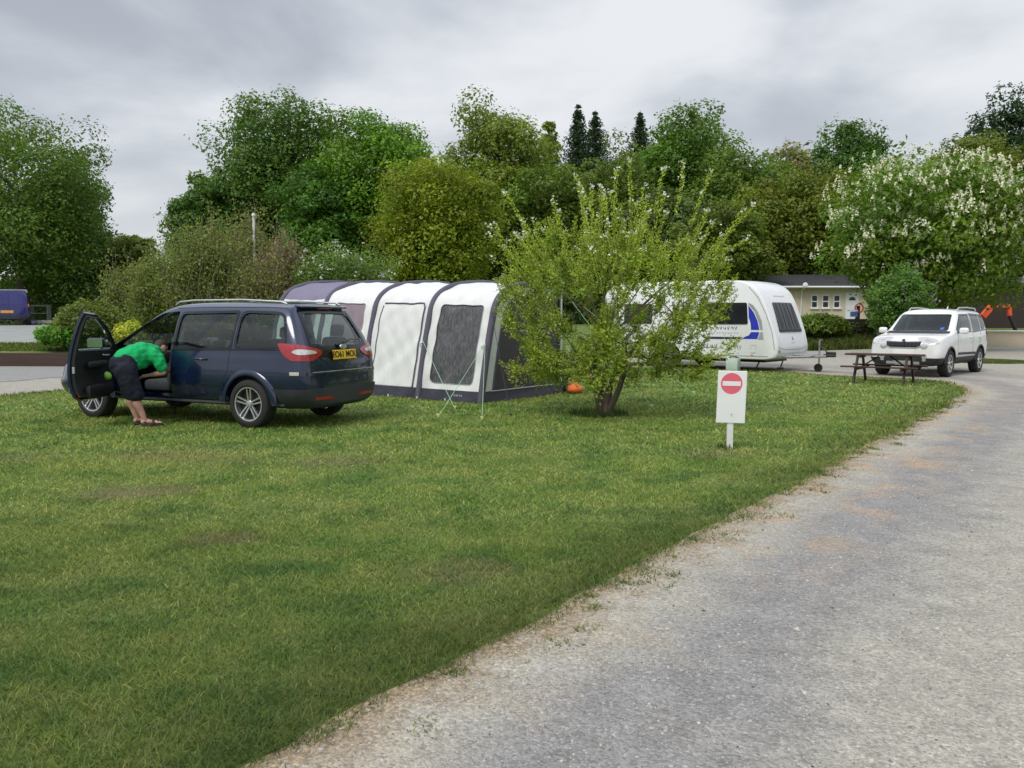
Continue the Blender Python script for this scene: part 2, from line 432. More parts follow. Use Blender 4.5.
# gravel drive, back lane and pitches as one draped sheet
def seg_dist(P, line):
    d = np.full(len(P), 1e9)
    for a, b in zip(line[:-1], line[1:]):
        a = np.array(a); b = np.array(b); ab = b - a; k = np.clip(((P - a) @ ab) / (ab @ ab), 0, 1)
        d = np.minimum(d, np.linalg.norm(P - a - k[:, None] * ab, axis=1))
    return d
el_ = [(float(np.interp(y, EY, EX) + edge_wob(0, y)), float(y)) for y in np.arange(-8, 20.4, .12)]
el_ += [(float(x), float(np.interp(x, FX, FY) + .5 * edge_wob(0, x))) for x in np.arange(9.9, -6.5, -.2)]
xl = [(-9.87 + .37 * (y - 16), y) for y in np.arange(25.0, -8, -.5)]
outer = el_ + xl + [(-60, -8), (-60, 26.15), (-6.3, 26.15), (-5, 27), (-5, 31), (5, 31), (8, 35), (13, 36.5), (17, 37.5), (20, 41), (22, 43.6), (80, 43.6), (80, -8)]
outer = [p for i, p in enumerate(outer)]
P1 = [(x, y) for y in np.arange(-2, 12, .16) for x in np.arange(np.interp(y, EY, EX), np.interp(y, EY, EX) + 9, .16)]
P2 = [(x, y) for y in np.arange(12, 43, .5) for x in np.arange(-20, 36, .5)]
P3 = [(x, y) for y in np.arange(-7, 43, 2.5) for x in np.arange(-58, 78, 2.5)]
far = [p for p in P2 + P3]
far = np.array(far); near = np.array(P1) + rng.uniform(-.03, .03, (len(P1), 2))
allp = np.vstack([near, far + rng.uniform(-.05, .05, far.shape)])
allp = allp[inpoly(allp[:, 0], allp[:, 1], outer)]
v2, f2 = cdt_sheet(outer, [], [tuple(p) for p in allp])
dist = seg_dist(v2, el_)
V = np.column_stack([v2, terr(v2[:, 0], v2[:, 1]) + .006])
lane = sstep(-13.3, -13.9, v2[:, 0] - .37 * (v2[:, 1] - 16)) if False else ((v2[:, 0] - (-9.87 - 3.4 + .37 * (v2[:, 1] - 16))) < 0).astype(float)
lane = np.clip((-13.27 + .37 * (v2[:, 1] - 16) - v2[:, 0]) / .5 + .5, 0, 1)
col = np.column_stack([np.clip(dist / 10, 0, 1), lane, np.zeros(len(v2))])
def gravel_material(name='gravel_drive', tarmac=False):
    m, t = nt(name)
    out = N(t, 'ShaderNodeOutputMaterial'); p = N(t, 'ShaderNodeBsdfPrincipled'); p.inputs['Roughness'].default_value = .92
    a = N(t, 'ShaderNodeAttribute'); a.attribute_name = 'tint'; s = N(t, 'ShaderNodeSeparateColor'); L(t, a.outputs['Color'], s.inputs[0])
    g = N(t, 'ShaderNodeNewGeometry').outputs['Position']
    n1 = noise(t, .9, 5, .6, g, .3); n2 = noise(t, 4.5, 5, .65, g); n3 = noise(t, 38, 4, .7, g)
    d = math_(t, 'MULTIPLY', s.outputs[0], 10.0)
    dw = math_(t, 'ADD', d, math_(t, 'MULTIPLY', math_(t, 'SUBTRACT', n1, .5), 1.1))
    dw = math_(t, 'ADD', dw, math_(t, 'MULTIPLY', math_(t, 'SUBTRACT', n2, .5), .45))
    beige = mixc(t, ramp(t, n2, [(.35, 0), (.68, 1)]), (.36, .338, .280), (.46, .432, .36))
    grey = mixc(t, ramp(t, n2, [(.35, 0), (.65, 1)]), (.238, .229, .218), (.315, .302, .286))
    tr = ramp(t, math_(t, 'DIVIDE', dw, 6.0), [(.06, 0), (.12, 1), (.19, 1), (.27, .15), (.36, .10), (.44, .60), (.56, .60), (.68, .10)])
    c = mixc(t, tr, beige, grey)
    # orange-tan dust near the verge
    od = ramp(t, math_(t, 'DIVIDE', d, 2.0), [(.03, .25), (.14, 1), (.4, .85), (.62, 0)])
    g2 = N(t, 'ShaderNodeSeparateXYZ'); L(t, g, g2.inputs[0])
    oy = ramp(t, math_(t, 'DIVIDE', g2.outputs[1], 20.0), [(.2, .25), (.32, 1), (.9, 1)])
    on = ramp(t, noise(t, 1.5, 4, .6, g, .4), [(.50, 0), (.62, 1)])
    c = mixc(t, math_(t, 'MULTIPLY', math_(t, 'MULTIPLY', od, on), math_(t, 'MULTIPLY', oy, .8)), c, (.48, .34, .21))
    # dead grass and soil along the edge
    ed = ramp(t, math_(t, 'ADD', math_(t, 'DIVIDE', d, .42), math_(t, 'MULTIPLY', math_(t, 'SUBTRACT', n2, .5), 1.6)), [(.12, 1), (.85, 0)])
    c = mixc(t, math_(t, 'MULTIPLY', ed, .85), c, mixc(t, ramp(t, n3, [(.4, 0), (.6, 1)]), (.22, .15, .08), (.40, .30, .18)))
    lanec = mixc(t, ramp(t, n2, [(.35, 0), (.65, 1)]), (.27, .27, .255), (.33, .33, .31))
    c = mixc(t, s.outputs[1], c, lanec)
    ln = math_(t, 'MULTIPLY', ramp(t, s.outputs[1], [(.25, 0), (.5, 1), (.75, 0)]), .8)
    c = mixc(t, ln, c, (.07, .065, .06))
    # stones: a cell pattern of separate chips
    vo = N(t, 'ShaderNodeTexVoronoi'); vo.inputs['Scale'].default_value = 85; L(t, g, vo.inputs['Vector'])
    vh = N(t, 'ShaderNodeSeparateColor'); L(t, vo.outputs['Color'], vh.inputs[0])
    c = mixc(t, 1.0, c, ramp(t, vh.outputs[0], [(0, .70), (.5, .97), (.9, 1.10), (1, 1.35)]), 'MULTIPLY')
    c = mixc(t, 1.0, c, ramp(t, n3, [(.3, .84), (.7, 1.14)]), 'MULTIPLY')
    vo2 = N(t, 'ShaderNodeTexVoronoi'); vo2.inputs['Scale'].default_value = 27; L(t, g, vo2.inputs['Vector'])
    v2h = N(t, 'ShaderNodeSeparateColor'); L(t, vo2.outputs['Color'], v2h.inputs[0])
    c = mixc(t, math_(t, 'MULTIPLY', ramp(t, v2h.outputs[1], [(.93, 0), (.95, 1)]), ramp(t, vo2.outputs['Distance'], [(.2, .8), (.34, 0)])), c, (.46, .46, .44))
    L(t, c, p.inputs['Base Color'])
    b = N(t, 'ShaderNodeBump'); b.inputs['Strength'].default_value = .9; b.inputs['Distance'].default_value = .008
    h = math_(t, 'ADD', math_(t, 'MULTIPLY', math_(t, 'SUBTRACT', .6, vo.outputs['Distance']), .8), n3)
    L(t, h, b.inputs['Height']); L(t, b.outputs[0], p.inputs['Normal']); L(t, p.outputs[0], out.inputs[0])
    return m
M['gravel'] = gravel_material()
tag(npmesh('gravel_road', V, f2, M['gravel'], col=col, smooth=True), kind='structure')

# tarmac yard up the slope on the left, draped on the terrain
yard = dens([(-70, 30.4), (-15.5, 30.4), (-14.5, 33), (-17, 38), (-20, 46), (-26, 49), (-70, 49)], 1.0)
yi = [(x, y) for x in np.arange(-69, -14, 1.2) for y in np.arange(31, 49, .9)]
yi = np.array(yi); yi = yi[inpoly(yi[:, 0], yi[:, 1], yard)]
v3, f3 = cdt_sheet(yard, [], [tuple(p) for p in yi])
M['tarmac'] = pm('pale_tarmac', (.30, .31, .295), .9, 0, .12, 1.5, .3, 60)
tag(npmesh('tarmac_yard', np.column_stack([v3, terr(v3[:, 0], v3[:, 1]) + .03]), f3, M['tarmac'], smooth=True), kind='structure')

# ---------------------------------------------------------------- grass blades on the lawn
def blades(x, y, hgt, wid, lean, tintv):
    n = len(x); z = terr(x, y)
    a = rng.uniform(0, 2 * np.pi, n); ca, sa = np.cos(a), np.sin(a)
    b = rng.uniform(0, 2 * np.pi, n); lx, ly = np.cos(b) * lean * hgt, np.sin(b) * lean * hgt
    V = np.empty((n, 5, 3)); w2 = wid / 2
    V[:, 0] = np.column_stack([x - ca * w2, y - sa * w2, z - .004]); V[:, 1] = np.column_stack([x + ca * w2, y + sa * w2, z - .004])
    V[:, 2] = np.column_stack([x + lx * .4 + ca * w2 * .75, y + ly * .4 + sa * w2 * .75, z + hgt * .62])
    V[:, 3] = np.column_stack([x + lx * .4 - ca * w2 * .75, y + ly * .4 - sa * w2 * .75, z + hgt * .62])
    V[:, 4] = np.column_stack([x + lx, y + ly, z + hgt])
    return V.reshape(-1, 3), n, np.repeat(tintv, 5, axis=0)
Vs, Cs = [], []
def patch_noise(x, y):
    return np.sin(x * 2.1 + 1.3 * np.sin(y * 1.7)) * np.sin(y * 2.7 + 1.1 * np.sin(x * 1.3)) * .5 + .5
def sow(y0, y1, per, h, w, extra=None):
    XW = .65 * y1 + 2.2; n = int(per * (y1 - y0) * 2 * XW)
    y = rng.uniform(y0, y1, n); x = rng.uniform(-XW, XW, n)
    di = lawn_inside(x, y); k = (np.abs(x) < .64 * y + 2.2) & (di > rng.uniform(-.10, .07, n) + .05 * np.sin(17 * y) * np.sin(5 * y))
    for (cx, cy, r, p_) in BARE:
        k &= ~((((x - cx) * .8) ** 2 + ((y - cy) * 1.25) ** 2 < (r * rng.uniform(.2, 1, n)) ** 2) & (rng.uniform(0, 1, n) < p_))
    x, y, di = x[k], y[k], di[k]; n = len(x)
    pn = patch_noise(x, y); hh = h * rng.uniform(.55, 1.25, n) * (.75 + .5 * pn)
    hh *= 1 + .7 * np.exp(-(np.minimum(np.clip(di, 0, 9), 2) / .25) ** 2) * (y < 20)
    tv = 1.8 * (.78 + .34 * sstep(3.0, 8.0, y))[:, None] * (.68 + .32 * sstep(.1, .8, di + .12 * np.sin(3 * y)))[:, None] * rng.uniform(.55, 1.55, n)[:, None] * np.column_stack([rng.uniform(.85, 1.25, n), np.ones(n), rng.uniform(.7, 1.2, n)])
    dry = rng.uniform(0, 1, n) < .10; tv[dry] *= np.array([1.9, 1.4, 2.2])
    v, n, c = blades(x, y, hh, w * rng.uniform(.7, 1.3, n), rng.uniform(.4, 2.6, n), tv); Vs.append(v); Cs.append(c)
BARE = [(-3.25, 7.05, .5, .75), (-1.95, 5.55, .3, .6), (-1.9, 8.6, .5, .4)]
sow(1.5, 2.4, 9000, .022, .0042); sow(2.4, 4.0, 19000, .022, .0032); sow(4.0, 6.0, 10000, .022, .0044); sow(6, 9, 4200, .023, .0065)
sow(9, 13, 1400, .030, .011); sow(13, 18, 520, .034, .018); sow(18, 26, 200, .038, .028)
# longer grass at the foot of the tree and the sign post
for cx, cy, r, n, h in ((1.35, 12.8, .4, 700, .11), (2.5, 9.5, .12, 120, .07)):
    a = rng.uniform(0, 2 * np.pi, n); q = r * np.sqrt(rng.uniform(0, 1, n)); hh = h * rng.uniform(.4, 1.2, n)
    v, n, c = blades(cx + 1.2 * q * np.cos(a), cy + q * np.sin(a), hh, np.full(n, .011), rng.uniform(.1, .6, n), rng.uniform(.5, 1.05, n)[:, None] * np.ones((n, 3))); Vs.append(v); Cs.append(c)
for q in range(170):   # tufts creeping out over the gravel
    y0_ = rng.uniform(2.3, 15) ; x0_ = float(np.interp(y0_, EY, EX)) + rng.exponential(.10); n_ = int(rng.uniform(12, 50)); r_ = rng.uniform(.02, .07)
    v, n_, c = blades(x0_ + rng.normal(size=n_) * r_, y0_ + rng.normal(size=n_) * r_, .022 * rng.uniform(.5, 1.3, n_), np.full(n_, .0035 + .0008 * y0_), rng.uniform(.4, 2.5, n_), rng.uniform(.7, 1.9, n_)[:, None] * np.array([[1.2, 1, .9]])); Vs.append(v); Cs.append(c)
V = np.vstack(Vs); C = np.vstack(Cs); n = len(V) // 5; b = np.arange(n) * 5
F = np.vstack([np.stack([b, b + 1, b + 2], 1), np.stack([b, b + 2, b + 3], 1), np.stack([b + 3, b + 2, b + 4], 1)])
tag(npmesh('grass', V, F, M['blade'], col=C), 'short mown green grass covering the lawn with a few worn brown patches', 'grass', kind='stuff')
# the small green wedge beside the white car, and rough grass on the banks
def rough(name, x, y, h, w, label, tv=(.75, 1.3), lean=(.1, .8)):
    n = len(x); v, n, c = blades(x, y, h * rng.uniform(.5, 1.2, n), w * rng.uniform(.7, 1.3, n), rng.uniform(*lean, n), rng.uniform(*tv, n)[:, None] * np.column_stack([rng.uniform(.8, 1.4, n), np.ones(n), rng.uniform(.6, 1.2, n)]))
    b = np.arange(n) * 5; F = np.vstack([np.stack([b, b + 1, b + 2], 1), np.stack([b, b + 2, b + 3], 1), np.stack([b + 3, b + 2, b + 4], 1)])
    return tag(npmesh(name, v, F, M['blade'], col=c), label, 'grass', kind='stuff')
n = 9000; a = rng.uniform(0, 2 * np.pi, n); q = np.sqrt(rng.uniform(0, 1, n))
rough('grass', 16.2 + q * np.cos(a) * 1.5 , 28.6 + q * np.sin(a) * 1.6 + .0 * a, .06, .03, 'wedge of green grass on the gravel behind the white car')
n = 22000; x = rng.uniform(-30, -8, n); y = 26.7 + 3.6 * rng.uniform(0, 1, n)
rough('grass', x, y, .10, .035, 'narrow green grass strip above the brown plank wall', (.8, 1.5))
n = 30000; x = rng.uniform(5, 20, n); y = 35.5 + 6 * rng.uniform(0, 1, n); k = y > np.interp(x, [5, 8, 13, 17, 20], [31, 35, 36.6, 37.6, 41.2])
rough('grass', x[k], y[k], .32, .05, 'rough weedy grass bank in front of the cream chalet', (.4, 1.1))

# ---------------------------------------------------------------- loose stones on the drive
def stones(n, ylo, yhi, smin, smax, bright=(.5, 1.5)):
    y = ylo + (yhi - ylo) * rng.uniform(0, 1, n) ** 1.6; e = np.interp(y, EY, EX); x = e + rng.uniform(.05, 6.5, n)
    k = np.abs(x) < .64 * y + 1.8; x, y = x[k], y[k]; n = len(x)
    s = rng.uniform(smin, smax, n) * (1 + rng.exponential(.35, n))
    base = np.array([(1, 0, 0), (-.5, .86, 0), (-.5, -.86, 0), (.1, .1, .75), (-.3, -.6, .5), (.5, .45, .4)])
    a = rng.uniform(0, 6.28, n); V = np.repeat(base[None], n, 0) * (1 + rng.uniform(-.3, .3, (n, 6, 3)))
    xr = V[..., 0] * np.cos(a)[:, None] - V[..., 1] * np.sin(a)[:, None]; yr = V[..., 0] * np.sin(a)[:, None] + V[..., 1] * np.cos(a)[:, None]
    V = np.stack([xr * s[:, None] + x[:, None], yr * s[:, None] + y[:, None], V[..., 2] * s[:, None] + .005], 2)
    f = np.array([(0, 5, 3), (5, 1, 3), (1, 2, 4), (1, 4, 3), (2, 0, 4), (0, 3, 4), (0, 1, 5)])
    F = (f[None] + (np.arange(n) * 6)[:, None, None]).reshape(-1, 3)
    g = rng.uniform(*bright, n); c = np.column_stack([g, g * rng.uniform(.94, 1.0, n), g * rng.uniform(.84, 1.0, n)])
    return V.reshape(-1, 3), F, np.repeat(c, 6, 0)
m, t = nt('stone_chips'); out = N(t, 'ShaderNodeOutputMaterial'); p = N(t, 'ShaderNodeBsdfPrincipled'); a_ = N(t, 'ShaderNodeAttribute'); a_.attribute_name = 'tint'
L(t, mixc(t, 1.0, a_.outputs['Color'], (.32, .315, .30), 'MULTIPLY'), p.inputs['Base Color']); p.inputs['Roughness'].default_value = .9; L(t, p.outputs[0], out.inputs[0]); M['chips'] = m
va, fa, ca = stones(60000, 2.3, 9, .0018, .0045); vb, fb, cb = stones(5000, 2.3, 16, .003, .007, (.8, 1.8)); vc, fc, cc_ = stones(260, 2.6, 9, .003, .006, (.1, .35))
V = np.vstack([va, vb, vc]); F = np.vstack([fa, fb + len(va), fc + len(va) + len(vb)])
tag(npmesh('gravel', V, F, M['chips'], col=np.vstack([ca, cb, cc_])), 'loose pale and dark stone chips scattered over the drive', 'gravel', kind='stuff')
# ---------------------------------------------------------------- vehicles: lofted shells, cut openings, fitted panels
def section(x, zb, ws, wm, zm, wb, zbelt, wr, zr, zt, dx=None):
    """half section, bottom centre to top centre; dx shifts each of the ten points along x"""
    pts = [(0, zb), (ws * .8, zb), (ws, zb + .10), (wm, zm), (wb + .012, zbelt - .16), (wb - .01, zbelt), ((wb + wr) / 2 + .012, (zbelt + zr) / 2 + .01), (wr, zr), (wr * .72, zr + (zt - zr) * .80), (0, zt)]
    dx = dx or [0] * 10
    return [(x + dx[i], y, z) for i, (y, z) in enumerate(pts)]
def loft(secs, level, crease_ends=False):
    n = len(secs[0]); v = []; ring = 2 * n - 2
    for s in secs:
        v += [(p[0], p[1], p[2]) for p in s] + [(p[0], -p[1], p[2]) for p in s[-2:0:-1]]
    f = []
    for i in range(len(secs) - 1):
        for k in range(ring):
            k2 = (k + 1) % ring; f.append((i * ring + k, i * ring + k2, (i + 1) * ring + k2, (i + 1) * ring + k))
    for i in (0, len(secs) - 1):
        b = i * ring
        L_ = lambda k: b + k
        R_ = lambda k: b + (ring - k) % ring
        for k in range(n - 1):
            q = [L_(k), L_(k + 1), R_(k + 1), R_(k)]
            q2 = []
            for a in q:
                if a not in q2: q2.append(a)
            if len(q2) > 2: f.append(tuple(q2))
    me = bpy.data.meshes.new('loft'); me.from_pydata(v, [], f); me.update()
    bm = bmesh.new(); bm.from_mesh(me); bmesh.ops.recalc_face_normals(bm, faces=bm.faces[:]); bm.to_mesh(me); bm.free()
    return evaluated(me, [('SUBSURF', dict(levels=level, render_levels=level))])
def bvh_of(me):
    return BVHTree.FromPolygons([v.co.copy() for v in me.vertices], [tuple(p.vertices) for p in me.polygons])
FR = {  # frame: (t axis, up axis, inward direction)
    'L': (Vector((1, 0, 0)), Vector((0, 0, 1)), Vector((0, -1, 0))),
    'B': (Vector((0, 1, 0)), Vector((0, 0, 1)), Vector((1, 0, 0))),
    'F': (Vector((0, 1, 0)), Vector((0, 0, 1)), Vector((-1, 0, 0))),
    'T': (Vector((1, 0, 0)), Vector((0, 1, 0)), Vector((0, 0, -1))),
    'BL': (Vector((1, 1, 0)).normalized(), Vector((0, 0, 1)), Vector((1, -1, 0)).normalized()),
    'FL': (Vector((1, -1, 0)).normalized(), Vector((0, 0, 1)), Vector((-1, -1, 0)).normalized()),
}
def densify(poly, step, smooth=0):
    p = [Vector(a[:2]) for a in poly]
    if smooth:
        q = []; r = .055 * smooth
        for i, a in enumerate(p):
            u, v = p[i - 1] - a, p[(i + 1) % len(p)] - a
            ru = min(r, u.length * .42); rv = min(r, v.length * .42)
            s0 = a + u.normalized() * ru; s1 = a + v.normalized() * rv
            for k in range(5):
                w_ = k / 4; q.append(s0 * (1 - w_) ** 2 + a * 2 * w_ * (1 - w_) + s1 * w_ ** 2)
        p = q
    o = []
    for i, a in enumerate(p):
        b = p[(i + 1) % len(p)]; n = max(1, int((b - a).length / step))
        for k in range(n): o.append(tuple(a + (b - a) * k / n))
    return o
def patch_geo(bvh, frame, outer, holes=(), off=.003, thick=0., step=.06, smooth=0, mirror=False):
    t_, u_, d_ = FR[frame]
    outer = densify(outer, step, smooth); holes = [densify(h, step, smooth) for h in holes]
    xs = [p[0] for p in outer]; ys = [p[1] for p in outer]
    inner = [(x, y) for x in np.arange(min(xs) + step * .5, max(xs), step) for y in np.arange(min(ys) + step * .5, max(ys), step)]
    if inner:
        ia = np.array(inner); k = inpoly(ia[:, 0], ia[:, 1], outer)
        for h in holes: k &= ~inpoly(ia[:, 0], ia[:, 1], h)
        edge = np.array(outer + [q for h in holes for q in h])
        dmin = np.array([np.min(np.hypot(edge[:, 0] - a, edge[:, 1] - b)) for a, b in ia]); k &= dmin > step * .35
        inner = [tuple(p) for p in ia[k]]
    v, f = cdt_sheet(outer, holes, inner)
    P = []; ok = []; Nn = []
    for a, b in v:
        o = t_ * a + u_ * b - d_ * 6
        hit, nor, idx, dd = bvh.ray_cast(o, d_)
        if hit is None: P.append(Vector((0, 0, 0))); ok.append(False); Nn.append(Vector((0, 0, 1))); continue
        if nor.dot(d_) > 0: nor = -nor
        P.append(hit + nor * off); Nn.append(nor); ok.append(True)
    F = []
    for q in f:
        if not all(ok[i] for i in q): continue
        a, b, c = (P[i] for i in q)
        nn = (b - a).cross(c - a)
        F.append(tuple(q) if nn.dot(d_) < 0 else tuple(q[::-1]))
    if thick:
        n = len(P); P2 = P + [p - m_ * thick for p, m_ in zip(P, Nn)]
        cnt = {}
        for q in F:
            for i in range(3): cnt[(q[i], q[(i + 1) % 3])] = 1
        F2 = F + [tuple(i + n for i in q[::-1]) for q in F]
        for (a, b) in cnt:
            if (b, a) not in cnt: F2.append((b, a, a + n, b + n))
        P, F = P2, F2
    if mirror:
        P = [Vector((p.x, -p.y, p.z)) for p in P]; F = [q[::-1] for q in F]
    return P, F
def patch(name, bvh, frame, outer, mat, parent, smooth_deg=40, **kw):
    P, F = patch_geo(bvh, frame, outer, **kw)
    used = sorted({i for q in F for i in q}); mp_ = {a: i for i, a in enumerate(used)}
    me = bpy.data.meshes.new(name); me.from_pydata([P[i] for i in used], [], [[mp_[i] for i in q] for q in F]); me.update()
    return link(name, me, mat, parent, smooth_deg)
def ribbon(pts, w):
    """closed outline around an open polyline"""
    a = []; b = []
    for i, p in enumerate(pts):
        p = Vector(p); d = (Vector(pts[min(i + 1, len(pts) - 1)]) - Vector(pts[max(i - 1, 0)])).normalized(); n = Vector((-d.y, d.x)) * w / 2
        a.append(tuple(p + n)); b.append(tuple(p - n))
    return a + b[::-1]
def grow(poly, k):
    c = sum((Vector(p) for p in poly), Vector((0, 0))) / len(poly); o = []
    n = len(poly)
    area = sum(poly[i][0] * poly[(i + 1) % n][1] - poly[(i + 1) % n][0] * poly[i][1] for i in range(n))
    sg = 1 if area > 0 else -1
    for i in range(n):
        p0, p1, p2 = Vector(poly[i - 1]), Vector(poly[i]), Vector(poly[(i + 1) % n])
        d1 = (p1 - p0).normalized(); d2 = (p2 - p1).normalized()
        nn = (Vector((d1.y, -d1.x)) + Vector((d2.y, -d2.x)))
        if nn.length < 1e-6: nn = Vector((d1.y, -d1.x))
        nn.normalize(); c_ = max(.5, nn.dot(Vector((d1.y, -d1.x))))
        o.append(tuple(p1 + nn * k * sg / c_))
    return o
def round_poly(poly, n=2): return densify(poly, 9, n)
def shellpart(name, me, pred, off, mat, parent):
    """a moulding that follows the shell where pred(centre) holds, standing off by off"""
    bm = bmesh.new(); bm.from_mesh(me); bm.normal_update()
    nrm = {v.index: v.normal.copy() for v in bm.verts}
    bmesh.ops.delete(bm, geom=[f for f in bm.faces if not pred(f.calc_center_median())], context='FACES')
    for v in bm.verts: v.co += v.normal * 0
    vs = [v.co.copy() for v in bm.verts]; bm.verts.index_update()
    tree = {}
    for v in me.vertices: tree[tuple(round(c, 5) for c in v.co)] = v.normal.copy()
    for v in bm.verts:
        v.co += tree.get(tuple(round(c, 5) for c in v.co), v.normal) * off
    ret = bmesh.ops.extrude_edge_only(bm, edges=[e for e in bm.edges if e.is_boundary])
    for v in [g for g in ret['geom'] if isinstance(g, bmesh.types.BMVert)]:
        v.co -= (v.co - Vector((v.co.x * .97, v.co.y * .95, v.co.z))) * 1.0 if off > .02 else Vector((0, 0, 0))
    m2 = bpy.data.meshes.new(name); bm.to_mesh(m2); bm.free()
    return link(name, m2, mat, parent, 40)

def make_wheel(parent, x, y, r, rim_r, w, side, spokes=5, double=True, steer=0):
    e = empty('wheel', (x, y, r), parent=parent); s = side
    mb = MB()  # tyre, outer face towards +y * side
    hw = w / 2
    prof = [(rim_r - .005, -hw * .75), (rim_r + .02, -hw), (r * .93, -hw * .98), (r * .985, -hw * .78), (r, -hw * .4), (r, hw * .4), (r * .985, hw * .78), (r * .93, hw * .98), (rim_r + .02, hw), (rim_r - .005, hw * .75)]
    mb.lathe(prof, 'Y', 40, closed=True); mb.build('tyre', M['tyre'], e, 50)
    mb = MB(); yo = hw * .80 * s
    mb.lathe([(rim_r, yo), (rim_r, yo + .014 * s), (rim_r - .018, yo + .012 * s), (rim_r - .022, yo - .06 * s), (rim_r - .01, yo - .10 * s), (rim_r, yo - .10 * s)], 'Y', 40, closed=True)
    for k in range(spokes):
        a0 = 2 * math.pi * (k + .25) / spokes
        for j in ((-1, 1) if double else (0,)):
            sp = .028 if double else 0
            wd = .020 if double else .045
            ca, sa = math.cos(a0), math.sin(a0); px_, pz_ = -sa, ca
            def P(rad, off, yy): return (ca * rad + px_ * off, yy, sa * rad + pz_ * off)
            o1, o2 = j * sp * .62, j * sp * 1.15
            v = []
            for rad, off, yy, dp in ((.035, o1, yo - .012 * s, .03), (rim_r - .012, o2, yo + .004 * s, .03)):
                v += [P(rad, off - wd / 2, yy), P(rad, off + wd / 2, yy), P(rad, off + wd / 2, yy - dp * s), P(rad, off - wd / 2, yy - dp * s)]
            mb.add(v, [(0, 1, 2, 3), (4, 5, 6, 7), (0, 1, 5, 4), (1, 2, 6, 5), (2, 3, 7, 6), (3, 0, 4, 7)])
    mb.build('rim', M['alloy'], e, 30)
    MB().lathe([(.001, yo + .004 * s), (.045, yo - .0 * s), (.055, yo - .03 * s)], 'Y', 20).build('hub_cap', M['alloy'], e, 40)
    MB().lathe([(.001, yo - .075 * s), (rim_r - .02, yo - .075 * s), (rim_r - .02, yo - .085 * s)], 'Y', 32).build('dark_backing', M['black'], e, 40)  # black backing disc paints in the shade behind the spokes
    return e
def seat(parent, x, y, z, s=1.0):
    e = empty('seat', (x, y, z), parent=parent)
    MB().box((0, 0, .09), (.52, .50, .16), bev=.05, seg=2).build('cushion', M['seat'], e)
    MB().box((-.30, 0, .42), (.14, .48, .62), rot=(0, R(-12), 0), bev=.05, seg=2).build('backrest', M['seat'], e)
    MB().box((-.40, 0, .82), (.09, .26, .17), rot=(0, R(-8), 0), bev=.035, seg=2).build('headrest', M['seat'], e)
    return e
def text_mesh(name, s, size, mat, parent, Mx, depth=.002, bold=0.0, shear=0.0):
    c = bpy.data.curves.new(name, 'FONT'); c.body = s; c.size = size; c.extrude = depth; c.align_x = 'CENTER'; c.align_y = 'CENTER'; c.offset = bold; c.shear = shear
    o = bpy.data.objects.new('tmp', c); COL.objects.link(o); bpy.context.view_layer.update()
    me = bpy.data.meshes.new_from_object(o.evaluated_get(bpy.context.evaluated_depsgraph_get())); bpy.data.objects.remove(o)
    me.transform(Mx); me.name = name
    return link(name, me, mat, parent)

# ================================================================ the navy people carrier
mpv = empty('parked_car', (-3.21, 12.02, 0), math.atan2(.407, -.914))
tag(mpv, 'dark navy people carrier on the grass, front passenger door open, man leaning in', 'car')
def mpv_secs(i=0.0):
    zb = .26 + i * 2.2
    r_off = [0, 0, 0, 0, .015, .05, .19, .37, .38, .38]
    def S(x, zb_, ws, wm, zm, wb, zbl, wr, zr, zt, dx=None): return section(x, zb_ + i * 2, ws - i, wm - i, zm, wb - i, zbl, wr - i, zr - i * .8, zt - i, dx)
    o = [S(-.95 + i, .34, .70, .78, .58, .76, 1.06, .58, 1.62, 1.675, r_off),
         S(-.86 + i, .28, .82, .885, .60, .86, 1.07, .655, 1.635, 1.70, [c * .92 for c in r_off]),
         S(-.60 + i * .5, .26, .85, .925, .62, .895, 1.07, .68, 1.645, 1.715, [c * .6 for c in r_off]),
         S(0, .26, .86, .93, .62, .90, 1.065, .69, 1.65, 1.74), S(.7, .26, .86, .93, .62, .905, 1.055, .695, 1.65, 1.75),
         S(1.4, .26, .86, .93, .62, .905, 1.04, .695, 1.635, 1.745), S(1.72, .26, .86, .93, .62, .905, 1.03, .69, 1.60, 1.705),
         S(2.0, .26, .86, .93, .62, .905, 1.02, .70, 1.475, 1.56), S(2.45, .26, .86, .93, .62, .90, 1.0, .725, 1.22, 1.30)]
    if i == 0:
        o += [S(2.80, .26, .86, .93, .62, .895, .96, .76, 1.045, 1.10), S(3.0, .26, .86, .93, .61, .885, .92, .76, .985, 1.03),
              S(3.45, .26, .86, .93, .58, .86, .84, .72, .90, .95), S(3.78, .26, .78, .86, .54, .78, .76, .62, .81, .86), S(3.95, .30, .60, .68, .50, .60, .68, .5, .72, .745)]
    else: o += [S(2.72, .26, .86, .93, .62, .895, .97, .76, 1.02, 1.03)]
    return o
body = loft(mpv_secs(), 3); bv = bvh_of(body)
hollow = loft(mpv_secs(.055), 2)
cabin = MB(); cabin.add([v.co for v in hollow.vertices], [tuple(p.vertices) for p in hollow.polygons])
W_q = [(-.60, 1.13), (-.50, 1.50), (-.40, 1.55), (.20, 1.57), (.22, 1.10), (-.50, 1.10)]
W_m = [(.32, 1.10), (.30, 1.57), (1.30, 1.555), (1.32, 1.08)]
W_f = [(1.42, 1.08), (1.42, 1.555), (1.72, 1.535), (2.02, 1.40), (2.58, 1.07), (2.50, 1.05)]
DOOR = [(1.40, .42), (1.37, .80), (1.375, 1.60), (1.72, 1.575), (2.06, 1.425), (2.66, 1.07), (2.68, .80), (2.60, .55), (2.40, .36), (1.50, .36)]
W_s = [(-.60, 1.13), (-.50, 1.53), (.50, 1.53), (.60, 1.13)]
W_r = [(-.60, 1.16), (-.50, 1.56), (.50, 1.56), (.60, 1.16), (.42, 1.12), (-.42, 1.12)]
